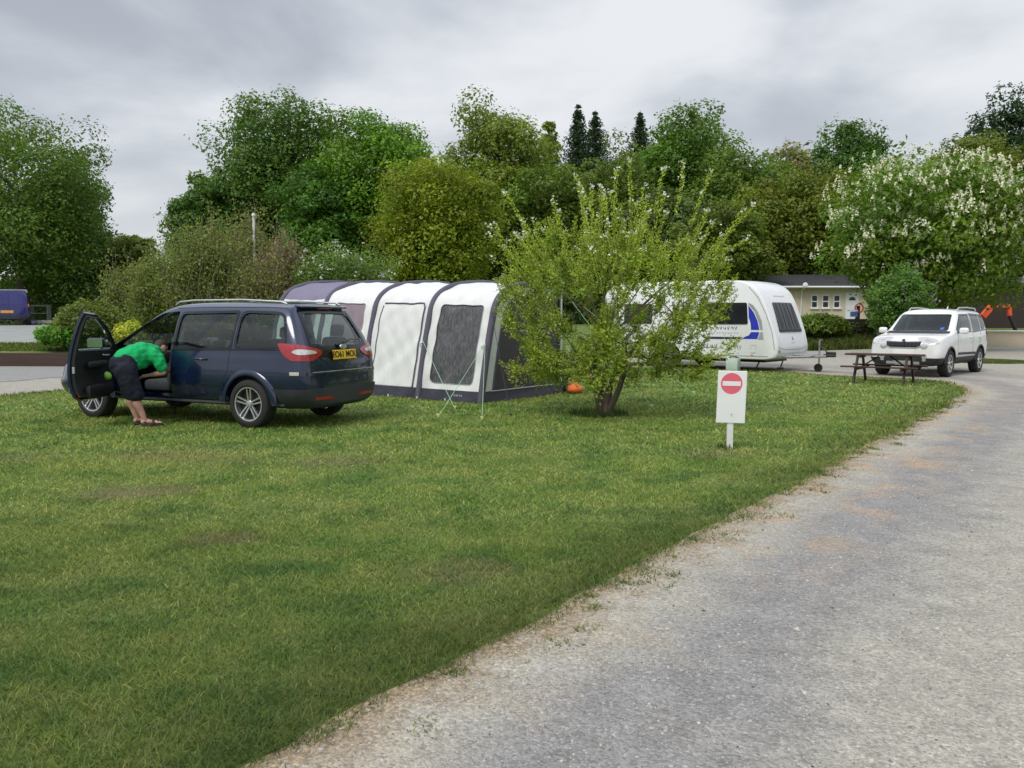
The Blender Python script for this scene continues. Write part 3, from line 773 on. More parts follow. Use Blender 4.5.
side = lambda u, v, w_: (u, w_, v)
frnt = lambda u, v, w_: (w_, u, v)
body2 = cut(body, cabin)
c1_ = MB(); c1_.prism(round_poly(W_q), (-1.2, 1.2), side); c1_.prism(round_poly(W_m, 1), (-1.2, 1.2), side)
c1_.prism(W_f, (-1.2, -.3), side); c1_.prism(round_poly(DOOR, 1), (.45, 1.2), side)
body2 = cut(body2, c1_)
c1_ = MB(); c1_.prism(round_poly([(-.66, 1.10), (-.54, 1.56), (.54, 1.56), (.66, 1.10)], 1), (1.9, 3.3), frnt); c1_.prism(round_poly(W_r), (-1.4, -.25), frnt)
for x in (0, 3.0):
    for s in (-1, 1): c1_.lathe([(.395, .56 * s), (.395, 1.2 * s)], 'Y', 48, (x, 0, .335))
body2 = cut(body2, c1_)
link('body', body2, M['navy'], mpv, 40)
# glass
for mr in (False, True):
    patch('window', bv, 'L', grow(W_q, .015), M['glass'], mpv, off=-.012, mirror=mr, step=.1, smooth=1)
    patch('window', bv, 'L', grow(W_m, .015), M['glass'], mpv, off=-.012, mirror=mr, step=.1)
patch('window', bv, 'L', grow(W_f, .015), M['glass'], mpv, off=-.012, mirror=True, step=.1)
patch('windscreen', bv, 'F', [(-.68, 1.09), (-.56, 1.57), (.56, 1.57), (.68, 1.09)], M['glass'], mpv, off=-.012, step=.1)
rg = patch('rear_window', bv, 'B', grow(W_r, .02), M['glass'], mpv, off=-.010, step=.1, smooth=1)
# black surrounds
for mr in (False, True):
    patch('window_surround', bv, 'L', grow(W_q, .035), M['gloss_black'], mpv, holes=[W_q], off=.003, mirror=mr, step=.07, smooth=2)
    patch('window_surround', bv, 'L', grow(W_m, .035), M['gloss_black'], mpv, holes=[W_m], off=.004, mirror=mr, step=.07, smooth=1)
    patch('waist_trim', bv, 'L', ribbon([(-.66, 1.085), (.3, 1.07), (1.36, 1.05)], .018), M['silver'] if False else M['gloss_black'], mpv, off=.009, mirror=mr, step=.1)
    patch('fuel_flap' if mr else 'side_strip', bv, 'L', ribbon([(.42, .60), (1.34, .60)], .03), M['navy'], mpv, off=.010, mirror=mr, step=.1)
    for ln in ([(1.37, .42), (1.35, 1.05)], [(.31, 1.08), (.33, .80), (.46, .58), (.50, .42)], [(-.66, 1.12), (-.70, .95)], [(-.60, .62), (-.42, .60)]):
        patch('panel_gap', bv, 'L', ribbon(ln, .010), M['ink'], mpv, off=.0015, mirror=mr, step=.08)
    patch('sill_trim', bv, 'L', [(.42, .27), (.42, .36), (2.56, .36), (2.56, .27)], M['black'], mpv, off=.008, mirror=mr, step=.1)
    # tail lamps wrap the corner
    T_ = [(-.16, .925), (-.30, 1.00), (-.315, 1.06), (-.02, 1.14), (.27, 1.17), (.22, 1.04), (.13, .935)]
    lamp = patch('tail_light', bv, 'BL', T_, M['red_lens'], mpv, off=.014, thick=.012, step=.04, mirror=mr, smooth=1)
    patch('reversing_lens', bv, 'BL', [(-.24, 1.02), (-.20, 1.06), (.04, 1.085), (.11, 1.045), (.02, 1.005)], M['clear_lens'], lamp, off=.019, step=.04, mirror=mr, smooth=1)
    patch('headlight', bv, 'FL', [(-.62 + 3.3 - .25, .62), (2.25, .74), (2.62, .84), (2.86, .86), (2.72, .72)], M['clear_lens'], mpv, off=.012, thick=.01, step=.05, mirror=mr, smooth=1)
# arch lips
def arch_lip(parent, x, r, yy, mat, rz=.335, a0=2, a1=178, w=.055, out=.028):
    for s in (-1, 1):
        v = []; f = []; n = 28; prof = [(r - .004, -.06), (r - .004, out - .006), (r + .012, out), (r + w * .6, out * .8), (r + w, out * .1), (r + w + .012, -.02)]
        for i in range(n + 1):
            a = R(a0 + (a1 - a0) * i / n); tp = min(1, min(i, n - i) / 9 + .12)
            for rr, oo in prof: v.append((x + math.cos(a) * rr, s * (yy + oo * tp - max(0, math.sin(a) - .6) * .018), rz + math.sin(a) * rr))
        m_ = len(prof)
        for i in range(n):
            for k in range(m_ - 1): f.append((i * m_ + k, i * m_ + k + 1, (i + 1) * m_ + k + 1, (i + 1) * m_ + k))
        mesh('wheel_arch', v, f, mat, parent, 50)
arch_lip(mpv, 0, .395, .915, M['navy'], w=.085, out=.026); arch_lip(mpv, 3.0, .395, .905, M['navy'], w=.085, out=.026)
# tailgate furniture
patch('tailgate_panel', bv, 'B', [(-.66, 1.10), (-.565, 1.60), (.565, 1.60), (.66, 1.10), (.50, .93), (-.50, .93)], M['gloss_black'], mpv, holes=[W_r], off=.005, step=.07)
patch('bumper_strip', bv, 'B', ribbon([(-.78, .755), (.78, .755)], .045), M['navy'], mpv, off=.018, thick=.02, step=.08)
patch('chrome_strip', bv, 'B', ribbon([(-.70, .775), (.70, .775)], .010), M['silver'], mpv, off=.021, step=.08)
patch('side_reflector', bv, 'BL', ribbon([(.02, .765), (.13, .765)], .045), M['clear_lens'], mpv, off=.02, step=.03)
for ln in ([(-.58, .93), (-.60, .60)], [(.58, .93), (.60, .60)], [(-.60, .60), (.60, .60)]): patch('panel_gap', bv, 'B', ribbon(ln, .010), M['ink'], mpv, off=.002, step=.08)
shellpart('rear_bumper', body, lambda c: c.x < -.385 and .30 < c.z < .565 and not (c.x > -.45 and abs(c.y) < .5), .022, M['darkgrey'], mpv)
for s in (-1, 1): patch('bumper_reflector', bv, 'B', ribbon([(s * .30 , .42), (s * .66, .425)], .038), M['red_lens'], mpv, off=.028, thick=.01, step=.05)
patch('high_brake_light', bv, 'B', ribbon([(-.16, 1.625), (.16, 1.625)], .028), M['red_lens'], mpv, off=.04, thick=.05, step=.04)
sp = MB(); sp.box((-.565, 0, 1.655), (.13, 1.04, .03), rot=(0, R(-7), 0), bev=.014, seg=2); sp.build('spoiler', M['navy'], mpv)
npl = empty('number_plate', (-.945, 0, .995), parent=mpv); npl.rotation_euler = (0, R(8), 0)
MB().box((0, 0, 0), (.014, .54, .13), bev=.004).build('plate_board', M['plate'], npl)
MxB = Matrix(((0, 0, -1, -.0085), (-1, 0, 0, 0), (0, 1, 0, 0), (0, 0, 0, 1)))
text_mesh('plate_lettering', 'EO61 MOU', .118, M['ink'], npl, MxB, .001, .003)
bd = MB(); bd.lathe([(.001, -.012), (.055, -.010), (.062, 0), (.062, .01)], 'X', 28, (-.0, 0, 0)); bd_ = bd.build('badge', M['silver'], mpv, 40); bd_.location = (-.925, 0, 1.105); bd_.scale = (1, 1.25, .62)
wp = MB(); wp.tube([(-.905, .02, 1.14), (-.87, -.25, 1.20), (-.865, -.48, 1.19)], [.014, .009, .006], 6); wp.lathe([(.001, -.03), (.028, -.03), (.028, .03)], 'X', 12, (-.90, .02, 1.14)); wp.build('rear_wiper', M['black'], mpv)
for s in (-1, 1):
    pts = [(-.45, .60 * s, 1.69), (-.36, .61 * s, 1.72), (.3, .62 * s, 1.752), (1.2, .61 * s, 1.75), (1.48, .60 * s, 1.73), (1.56, .595 * s, 1.69)]
    MB().tube(pts, [.012, .014, .014, .014, .014, .012], 8).build('roof_rail', M['silver'], mpv, 60)
    for x in ((.72,) if s == 1 else (.72, 1.85)):
        h_ = MB(); h_.tube([(x, .93 * s, .93), (x + .02, .965 * s, .935), (x + .15, .965 * s, .935), (x + .17, .93 * s, .93)], .014, 8); h_.build('door_handle', M['navy'], mpv, 60)
def mirror_(parent, x, y, z, s, paint, off=(0, 0, 0)):
    e = empty('wing_mirror', (x - off[0], y - off[1], z - off[2]), parent=parent)
    MB().box((0, .10 * s, 0), (.09, .21, .15), bev=.035, seg=3).build('shell', paint, e, 60)
    MB().box((-.046, .10 * s, 0), (.006, .17, .115), bev=.002).build('mirror_glass', M['mirror'], e)
    MB().box((.01, -.01 * s, -.05), (.05, .08, .03), bev=.01).build('arm', M['black'], e)
mirror_(mpv, 2.42, -.88, 1.10, -1, M['navy'])
for x in (0, 3.0):
    for s in (1, -1): make_wheel(mpv, x, s * .80, .335, .235, .225, s)
# cabin
seat(mpv, 1.95, .40, .42); seat(mpv, 1.95, -.40, .42)
for y in (-.48, 0, .48): seat(mpv, .85, y, .46)
seat(mpv, -.15, -.38, .50); seat(mpv, -.15, .38, .50)
d_ = MB(); d_.box((2.52, 0, .86), (.34, 1.50, .26), bev=.07, seg=2); d_.box((2.35, 0, .62), (.36, .30, .36), bev=.05, seg=2); d_.build('dashboard', M['black'], mpv)
st = MB(); tor = [(2.28 + .05 * math.sin(a), -.40 + .18 * math.cos(a), .98 + .175 * math.sin(a)) for a in np.linspace(0, 2 * math.pi, 25)]
st.tube(tor, .014, 6, cap=False); st.tube([(2.29, -.40, .98), (2.5, -.40, .90)], .03, 8); st.tube([(2.28, -.56, .98), (2.28, -.24, .98)], .018, 6); st.build('steering_wheel', M['black'], mpv, 60)
MB().box((1.1, 0, .335), (3.3, 1.66, .03)).build('cabin_floor', M['seat'], mpv)
# open passenger door: built shut on the shell, then swung on its hinge
HX, HY = 2.60, .90
dr = empty('front_door', (HX, HY, 0), R(-64), parent=mpv)
def to_hinge(o, mat_dark=None):
    o.data.transform(Matrix.Translation((-HX, -HY, 0))); return o
WF2 = [(1.455, 1.08), (1.455, 1.545), (1.71, 1.525), (2.00, 1.385), (2.54, 1.07)]
to_hinge(patch('door_panel', bv, 'L', grow(DOOR, -.012), M['navy'], dr, holes=[round_poly(WF2, 1)], off=0, thick=.035, step=.07))
to_hinge(patch('door_lining', bv, 'L', grow(DOOR, -.035), M['black'], dr, holes=[round_poly(grow(WF2, .005), 1)], off=-.036, thick=.045, step=.07))
to_hinge(patch('door_glass', bv, 'L', grow(WF2, .012), M['glass'], dr, off=-.022, step=.1))
to_hinge(patch('door_seal', bv, 'L', grow(DOOR, -.02), M['gloss_black'], dr, holes=[grow(WF2, .03)], off=-.033, thick=.004, step=.08))
ar = MB(); ar.box((1.95, .775, .86), (.55, .07, .09), bev=.03, seg=2); ar.box((1.95, .755, .50), (.75, .09, .16), bev=.03, seg=2); to_hinge(ar.build('armrest', M['black'], dr))
h_ = MB(); h_.tube([(2.16, .80, .98), (2.20, .765, .97), (2.30, .765, .97), (2.33, .80, .98)], .011, 8); to_hinge(h_.build('inner_handle', M['silver'], dr, 60))
h_ = MB(); h_.tube([(1.52, .935, .93), (1.54, .965, .935), (1.68, .965, .935), (1.70, .935, .93)], .014, 8); to_hinge(h_.build('door_handle', M['navy'], dr, 60))
h_ = MB(); h_.box((1.405, .845, .80), (.03, .03, .09), bev=.006); to_hinge(h_.build('latch', M['silver'], dr))
MB().box((-.14, .115, 1.135), (.11, .24, .155), rot=(0, 0, R(10)), bev=.04, seg=3).build('wing_mirror', M['navy'], dr, 60)
MB().box((-.197, .110, 1.137), (.006, .20, .125), rot=(0, 0, R(10)), bev=.002).build('mirror_glass', M['mirror'], dr)
rf = MB(); rf.box((1.45, .80, .45), (.05, .012, .03)); to_hinge(rf.build('door_reflector', M['red_lens'], dr))
# cloth and bottle tucked in the door bin: they rest in the door, so they are things of their own
def mpv_world(x, y, z): return mpv.matrix_world @ Vector((x, y, z))
bpy.context.view_layer.update()

# ================================================================ the white off-road car
suv = empty('parked_car', (12.30, 23.55, 0), math.atan2(-.72, -.69))
tag(suv, 'white compact off-road car facing the camera, parked on gravel beside the brown picnic table', 'car')
def suv_secs(i=0.0):
    def S(x, zb_, ws, wm, zm, wb, zbl, wr, zr, zt, dx=None): return section(x, zb_ + i * 2, ws - i, wm - i, zm, wb - i, zbl, wr - i, zr - i * .8, zt - i, dx)
    ro = [0, 0, 0, 0, .01, .03, .08, .13, .13, .13]
    o = [S(-.80 + i, .36, .74, .80, .62, .80, 1.12, .64, 1.62, 1.68, ro), S(-.72 + i, .30, .84, .885, .64, .87, 1.13, .69, 1.65, 1.72, ro),
         S(-.45, .28, .86, .90, .66, .88, 1.13, .70, 1.66, 1.73), S(.1, .28, .86, .90, .66, .88, 1.13, .71, 1.67, 1.75), S(.8, .28, .86, .90, .66, .88, 1.12, .715, 1.67, 1.76),
         S(1.4, .28, .86, .90, .66, .88, 1.11, .715, 1.66, 1.75), S(1.62, .28, .86, .90, .66, .88, 1.10, .715, 1.63, 1.72), S(1.95, .28, .86, .90, .66, .88, 1.09, .74, 1.40, 1.47), S(2.2, .28, .86, .90, .66, .88, 1.08, .77, 1.20, 1.25)]
    if i == 0:
        o += [S(2.38, .28, .86, .90, .66, .88, 1.06, .80, 1.10, 1.135), S(2.55, .28, .86, .90, .66, .875, 1.05, .79, 1.085, 1.11), S(2.95, .28, .86, .90, .64, .87, 1.00, .77, 1.04, 1.075),
              S(3.22, .28, .85, .88, .62, .85, .94, .74, .98, 1.02), S(3.36, .30, .80, .83, .60, .80, .86, .70, .90, .93), S(3.43, .34, .66, .72, .56, .68, .78, .58, .80, .83)]
    else: o += [S(2.32, .28, .86, .90, .66, .88, 1.05, .80, 1.07, 1.08)]
    return o
body = loft(suv_secs(), 3); sv = bvh_of(body)
hollow = loft(suv_secs(.055), 2); cabin = MB(); cabin.add([v.co for v in hollow.vertices], [tuple(p.vertices) for p in hollow.polygons])
A1 = [(.78, 1.15), (.78, 1.58), (1.50, 1.57), (2.02, 1.19), (2.0, 1.15)]; A2 = [(-.10, 1.17), (-.10, 1.58), (.66, 1.58), (.66, 1.15)]; A3 = [(-.60, 1.20), (-.50, 1.56), (-.20, 1.57), (-.20, 1.18)]
AW = [(-.70, 1.165), (-.62, 1.60), (.62, 1.60), (.70, 1.165)]; AR = [(-.60, 1.16), (-.55, 1.56), (.55, 1.56), (.60, 1.16)]
body2 = cut(body, cabin); c1_ = MB()
for p_ in (A1, A2, A3): c1_.prism(round_poly(p_, 1), (-1.2, 1.2), side)
body2 = cut(body2, c1_); c1_ = MB(); c1_.prism(round_poly(AW, 1), (1.66, 3), frnt); c1_.prism(round_poly(AR, 1), (-1.3, -.3), frnt)
for x in (0, 2.6):
    for s in (-1, 1): c1_.lathe([(.40, .55 * s), (.40, 1.2 * s)], 'Y', 40, (x, 0, .35))
body2 = cut(body2, c1_); link('body', body2, M['white_car'], suv, 40)
for mr in (False, True):
    for p_ in (A1, A2, A3): patch('window', sv, 'L', grow(p_, .02), M['glass_dark'], suv, off=-.012, mirror=mr, step=.12)
    patch('window_surround', sv, 'L', grow([(-.60, 1.20), (-.50, 1.57), (.66, 1.60), (.66, 1.14)], .03), M['gloss_black'], suv, holes=[A2, A3], off=.003, mirror=mr, step=.08)
    patch('window_surround', sv, 'L', grow(A1, .03), M['gloss_black'], suv, holes=[A1], off=.003, mirror=mr, step=.08)
    for ln in ([(.72, 1.12), (.72, .50)], [(-.02, 1.14), (.02, .95), (.30, .70), (.34, .50)], [(2.02, 1.12), (2.04, .9), (2.02, .50)]): patch('panel_gap', sv, 'L', ribbon(ln, .012), M['ink'], suv, off=.002, mirror=mr, step=.08)
    patch('door_moulding', sv, 'L', ribbon([(.46, .56), (1.98, .58)], .06), M['black'], suv, off=.012, thick=.012, mirror=mr, step=.1)
    patch('headlight', sv, 'FL', [(1.72, .88), (1.78, .99), (1.95, 1.02), (2.12, .99), (2.08, .86), (1.90, .82)], M['clear_lens'], suv, off=.006, thick=.008, step=.04, mirror=mr, smooth=1)
    patch('lamp_bezel', sv, 'FL', [(1.88, .89), (1.89, .945), (1.95, .965), (2.01, .945), (2.0, .89), (1.95, .87)], M['alloy'], suv, off=.009, step=.03, mirror=mr, smooth=2)
    ring = [(.49 + .085 * math.cos(a), .80 + .085 * math.sin(a)) for a in np.linspace(0, 2 * math.pi, 15)[:-1]]; ring2 = [(.49 + .062 * math.cos(a), .80 + .062 * math.sin(a)) for a in np.linspace(0, 2 * math.pi, 15)[:-1]]
    fl = patch('fog_light', sv, 'F', ring, M['silver'], suv, off=.005, thick=.01, step=.04, mirror=mr)
    patch('lens', sv, 'F', ring2, M['clear_lens'], fl, off=.008, step=.04, mirror=mr)
    patch('tail_light', sv, 'BL', [(-.02, 1.14), (-.02, .84), (.20, .88), (.22, 1.16)], M['red_lens'], suv, off=.012, step=.05, mirror=mr, smooth=1)
shellpart('lower_cladding', body, lambda c: .31 < c.z < .50 and (2.6 + .40 < c.x or c.x < -.40 or .40 < c.x < 2.20) and abs(c.y) > .2, .018, M['black'], suv)
arch_lip(suv, 0, .40, .885, M['black'], .35, w=.05); arch_lip(suv, 2.6, .40, .885, M['black'], .35, w=.05)
patch('grille', sv, 'F', [(-.40, .80), (-.43, .90), (0, .885), (.43, .90), (.40, .80), (.30, .765), (-.30, .765)], M['gloss_black'], suv, off=.012, thick=.01, step=.05)
gr = patch('grille_surround', sv, 'F', grow([(-.40, .80), (-.43, .90), (0, .885), (.43, .90), (.40, .80), (.30, .765), (-.30, .765)], .022), M['silver'], suv, holes=[[(-.40, .80), (-.43, .90), (0, .885), (.43, .90), (.40, .80), (.30, .765), (-.30, .765)]], off=.016, thick=.012, step=.05)
for k in range(9): patch('grille_bar', sv, 'F', ribbon([(-.34 + k * .085, .775), (-.34 + k * .085, .885)], .012), M['darkgrey'], suv, off=.018, step=.05)
bd = MB(); bd.lathe([(.001, .012), (.035, .010), (.042, 0)], 'X', 20); b_ = bd.build('badge', M['darkgrey'], suv, 40); b_.location = (3.405, 0, .94); b_.rotation_euler = (0, R(-40), 0)
patch('lower_grille', sv, 'F', [(-.42, .43), (-.46, .56), (.46, .56), (.42, .43)], M['black'], suv, off=.02, thick=.01, step=.08)
patch('skid_plate', sv, 'F', ribbon([(-.40, .375), (.40, .375)], .06), M['silver'], suv, off=.022, thick=.01, step=.08)
for s in (-1, 1): patch('bumper_pillar', sv, 'F', [(s * .46, .42), (s * .48, .57), (s * .56, .57), (s * .54, .42)], M['silver'], suv, off=.024, thick=.01, step=.05)
patch('number_plate', sv, 'F', [(-.26, .595), (-.26, .705), (.26, .705), (.26, .595)], M['white_sign'], suv, off=.016, thick=.012, step=.06)
patch('windscreen', sv, 'F', grow(AW, .02), M['glass'], suv, off=-.012, step=.1)
patch('windscreen_sticker', sv, 'F', [(.50, 1.20), (.50, 1.26), (.58, 1.26), (.58, 1.20)], M['blue_sign'], suv, off=-.006, step=.05)
patch('rear_window', sv, 'B', grow(AR, .02), M['glass_dark'], suv, off=-.012, step=.1)
patch('windscreen_cowl', sv, 'F', [(-.78, 1.10), (-.76, 1.16), (.76, 1.16), (.78, 1.10)], M['black'], suv, off=.004, step=.07)
for s in (-1, 1):
    MB().tube([(-.45, .60 * s, 1.70), (-.36, .61 * s, 1.76), (.4, .62 * s, 1.785), (1.1, .61 * s, 1.775), (1.3, .60 * s, 1.70)], [.018, .018, .018, .018, .018], 8).build('roof_rail', M['silver'], suv, 60)
    e = empty('wing_mirror', (2.02, .92 * s, 1.17), parent=suv)
    MB().box((0, .09 * s, 0), (.11, .22, .16), bev=.05, seg=3).build('shell', M['white_car'], e, 60); MB().box((-.056, .09 * s, 0), (.006, .17, .12)).build('mirror_glass', M['mirror'], e)
    MB().box((0, -.02 * s, -.05), (.05, .08, .03)).build('arm', M['black'], e)
    for x in (.85, .05):
        MB().tube([(x, .885 * s, 1.0), (x + .02, .925 * s, 1.0), (x + .15, .925 * s, 1.0), (x + .17, .885 * s, 1.0)], .014, 8).build('door_handle', M['white_car'], suv, 60)
    MB().tube([(2.36, -.25 + .33 * s - .1, 1.145), (2.27, .05 + .33 * s, 1.185), (2.22, .28 + .3 * s, 1.21)], .010, 6).build('wiper', M['black'], suv, 60)
for x in (0, 2.6):
    for s in (1, -1): make_wheel(suv, x, s * .775, .345, .225, .225, s, 7, False)
seat(suv, 1.45, .38, .50); seat(suv, 1.45, -.38, .50); seat(suv, .45, -.40, .52); seat(suv, .45, .40, .52)
d_ = MB(); d_.box((2.08, 0, .93), (.30, 1.45, .24), bev=.07, seg=2); d_.build('dashboard', M['seat'], suv)
MB().tube([(.0, 0, 1.76), (-.08, 0, 1.84)], [.02, .004], 6).build('roof_aerial', M['white_car'], suv)

# ================================================================ the blue van far left
van = empty('parked_van', (-27.9, 46.3, 1.04), R(119))
tag(van, 'dark blue panel van seen from behind on the pale yard at the far left edge', 'van')
def van_secs():
    def S(x, zb_, ws, wm, zm, wb, zbl, wr, zr, zt, dx=None): return section(x, zb_, ws, wm, zm, wb, zbl, wr, zr, zt, dx)
    return [S(-.95, .42, .80, .86, .75, .86, 1.15, .78, 1.78, 1.88, [0, 0, 0, 0, 0, 0, .05, .12, .12, .12]), S(-.85, .36, .90, .95, .78, .95, 1.16, .86, 1.84, 1.94, [0, 0, 0, 0, 0, 0, .04, .08, .08, .08]),
            S(-.5, .34, .93, .98, .78, .97, 1.16, .88, 1.87, 1.97), S(1, .34, .93, .98, .78, .97, 1.16, .88, 1.88, 1.99), S(2.1, .34, .93, .98, .78, .97, 1.15, .86, 1.84, 1.95),
            S(2.8, .34, .93, .98, .78, .96, 1.12, .80, 1.35, 1.45), S(3.1, .34, .93, .98, .76, .95, 1.08, .80, 1.15, 1.2), S(3.75, .34, .85, .9, .7, .85, .9, .7, .95, 1.0), S(3.9, .4, .7, .75, .6, .7, .75, .6, .8, .82)]
body = loft(van_secs(), 2); vv = bvh_of(body); c1_ = MB()
for x in (0, 2.95):
    for s in (-1, 1): c1_.lathe([(.40, .6 * s), (.40, 1.3 * s)], 'Y', 32, (x, 0, .34))
link('body', cut(body, c1_), M['violet_van'], van, 40)
for s in (-1, 1):
    patch('rear_window', vv, 'B', [(s * .06, 1.22), (s * .06, 1.68), (s * .66, 1.68), (s * .72, 1.22)], M['gloss_black'] if False else M['violet_van'], van, off=.012, thick=.01, step=.12)
    patch('cab_window', vv, 'L', [(1.9, 1.2), (1.9, 1.7), (2.3, 1.65), (2.85, 1.2)], M['gloss_black'], van, off=.006, step=.12, mirror=s < 0)
    patch('tail_light', vv, 'BL', [(-.02, .98), (-.02, 1.36), (.12, 1.36), (.12, .98)], M['red_lens'], van, off=.012, step=.06, mirror=s < 0)
    patch('tail_lens', vv, 'BL', [(0, 1.10), (0, 1.22), (.10, 1.22), (.10, 1.10)], M['clear_lens'], van, off=.02, step=.06, mirror=s < 0)
patch('panel_gap', vv, 'B', ribbon([(0, .6), (0, 1.8)], .015), M['ink'], van, off=.004, step=.1)
patch('door_pressing', vv, 'B', ribbon([(-.75, 1.05), (.75, 1.05)], .05), M['violet_van'], van, off=.02, thick=.02, step=.1)
patch('rear_bumper', vv, 'B', [(-.88, .42), (-.88, .62), (.88, .62), (.88, .42)], M['darkgrey'], van, off=.04, thick=.06, step=.1)
np_ = empty('number_plate', (-1.0, .10, .80), parent=van)
MB().box((0, 0, 0), (.02, .60, .14), bev=.004).build('plate_board', pm('orange_yellow_plate', (.80, .36, .08), .4, 0, .15, 12), np_)
patch('windscreen', vv, 'F', [(-.7, 1.22), (-.66, 1.75), (.66, 1.75), (.7, 1.22)], M['gloss_black'], van, off=.006, step=.12)
rr = MB()
for x in (-.5, .6, 1.7): rr.tube([(x, -.86, 2.0), (x, .86, 2.0)], .022, 6); rr.tube([(x, -.82, 1.9), (x, -.82, 2.0)], .02, 6); rr.tube([(x, .82, 1.9), (x, .82, 2.0)], .02, 6)
rr.build('roof_bar', M['silver'], van)
for x in (0, 2.95):
    for s in (1, -1): make_wheel(van, x, s * .84, .34, .21, .22, s, 5, False)
# ================================================================ the inflatable awning
AW = empty('awning', (-.56, 14.5, 0), math.atan2(.6, -.8))
tag(AW, 'white and purple inflatable awning with curved ribs, pitched behind the navy car', 'awning')
AW_M = Matrix.Translation((-.56, 14.5, 0)) @ Matrix.Rotation(math.atan2(.6, -.8), 4, 'Z')
_p = [(0, 0), (.10, .5), (.21, 1.0), (.33, 1.45), (.42, 1.72), (.58, 1.91), (.84, 2.04), (1.21, 2.125), (1.9, 2.18), (2.6, 2.17)]
def catmull(p, k=8):
    p = [Vector(a) for a in p]; q = [p[0] * 2 - p[1]] + p + [p[-1] * 2 - p[-2]]; o = []
    for i in range(1, len(q) - 2):
        for j in range(k):
            t = j / k; a, b, c, d = q[i - 1:i + 3]
            o.append(.5 * ((2 * b) + (c - a) * t + (2 * a - 5 * b + 4 * c - d) * t * t + (3 * b - a - 3 * c + d) * t ** 3))
    return o + [p[-1]]
_d = catmull(_p); _s = [0.]
for a, b in zip(_d[:-1], _d[1:]): _s.append(_s[-1] + (b - a).length)
LT = _s[-1]; _ds = np.array([tuple(a) for a in _d])
def prof(t): return float(np.interp(t, _s, _ds[:, 0])), float(np.interp(t, _s, _ds[:, 1]))
def t_at(z): return float(np.interp(z, _ds[:52, 1], _s[:52]))
BAY = 1.5
def AS(x, t, off=0.):
    s, z = prof(t); s2, z2 = prof(min(LT, t + .03)); s1, z1 = prof(max(0, t - .03))
    d = Vector((s2 - s1, z2 - z1)).normalized(); n = Vector((-d.y, d.x))    # outward
    fr = (x / BAY) % 1.0; sag = -.045 * math.sin(math.pi * fr) * (min(1, t / .4))
    wr = (.012 * math.sin(7 * t + 5 * x) * math.sin(3 * x + 1.7 * t) + .007 * math.sin(17 * x - 9 * t + 2 * math.sin(3 * t)) + .005 * math.sin(11 * x + 14 * t)) * (0 if fr in (0, 1) else 1)
    o = off + sag + wr
    return Vector((x, -(s + n.x * o), (z + n.y * o) * (1 + .012 * x)))
def apatch(name, poly, mat, holes=(), off=0., rnd=0, step=.075):
    outer = densify(poly, step, rnd); holes = [densify(h, step, rnd) for h in holes]
    xs = [p[0] for p in outer]; ys = [p[1] for p in outer]
    inner = [(x, y) for x in np.arange(min(xs) + step / 2, max(xs), step) for y in np.arange(min(ys) + step / 2, max(ys), step)]
    ia = np.array(inner); k = inpoly(ia[:, 0], ia[:, 1], outer)
    for h in holes: k &= ~inpoly(ia[:, 0], ia[:, 1], h)
    edge = np.array(outer + [q for h in holes for q in h]); dm = np.array([np.min(np.hypot(edge[:, 0] - a, edge[:, 1] - b)) for a, b in ia]); k &= dm > step * .4
    v, f = cdt_sheet(outer, holes, [tuple(p) for p in ia[k]])
    return mesh(name, [AS(a, max(0, min(LT, b)), off) for a, b in v], f, mat, AW, 60)
TS = t_at(.20); TW0 = t_at(.31); TW1 = t_at(1.74); TR = t_at(1.80)
def rect(x0, x1, t0, t1): return [(x0, t0), (x1, t0), (x1, t1), (x0, t1)]
wins = [rect(.24, 1.27, TW0, TW1), rect(.16, 1.30, TS + .03, TW1), rect(.30, 1.22, TW0, TW1), rect(.28, 1.25, TW0, TW1)]
for b in range(4):
    x0 = b * BAY + .0; ww = [(p[0] + b * BAY, p[1]) for p in wins[b]]
    top = TR if b == 3 else LT
    apatch('front_panel', rect(x0 + .01, x0 + BAY - .01, TS, top), M['awn_white'], holes=[densify(ww, 9, 2)], rnd=0)
    if b == 3: apatch('roof_panel', rect(x0 + .01, x0 + BAY - .01, TR, LT), M['awn_roofpurple'], off=.004)
    if b == 0: apatch('window_sheet', grow(ww, .02), M.setdefault('crinkle', pm('crinkled_clear_sheet', (.085, .085, .088), .22, 0, .6, 9, 1.0, 5.5, stretch=(3.2, 1, 1.1))), off=-.012, rnd=2, step=.1)
    elif b == 1: apatch('door_blind', grow(ww, .02), M['awn_white'], off=.006, rnd=1, step=.06)
    else: apatch('window_blind', grow(ww, .02), M['awn_pink'], off=-.008, rnd=2, step=.1)
    if b == 1:
        tb = MB(); tb.tube([AS(ww[0][0], t, .014) for t in np.linspace(TS, TW1 - .08, 18)] + [AS(x, TW1 + .01, .014) for x in np.linspace(ww[0][0] + .06, ww[1][0] - .02, 12)], .016, 6)
        tb.tube([AS(ww[1][0], t, .014) for t in np.linspace(TS, TW1 - .04, 18)], .009, 6); tb.build('door_zip', M['awn_purple'], AW, 60)
    else:
        rp = densify(ww, .1, 2); MB().tube([AS(a, c, .006) for a, c in rp + rp[:1]], .006, 5, cap=False).build('window_edging', M['grey_graphic'], AW, 60)
    apatch('mud_skirt', rect(x0, x0 + BAY, 0, TS), M['awn_skirt'], off=.012)
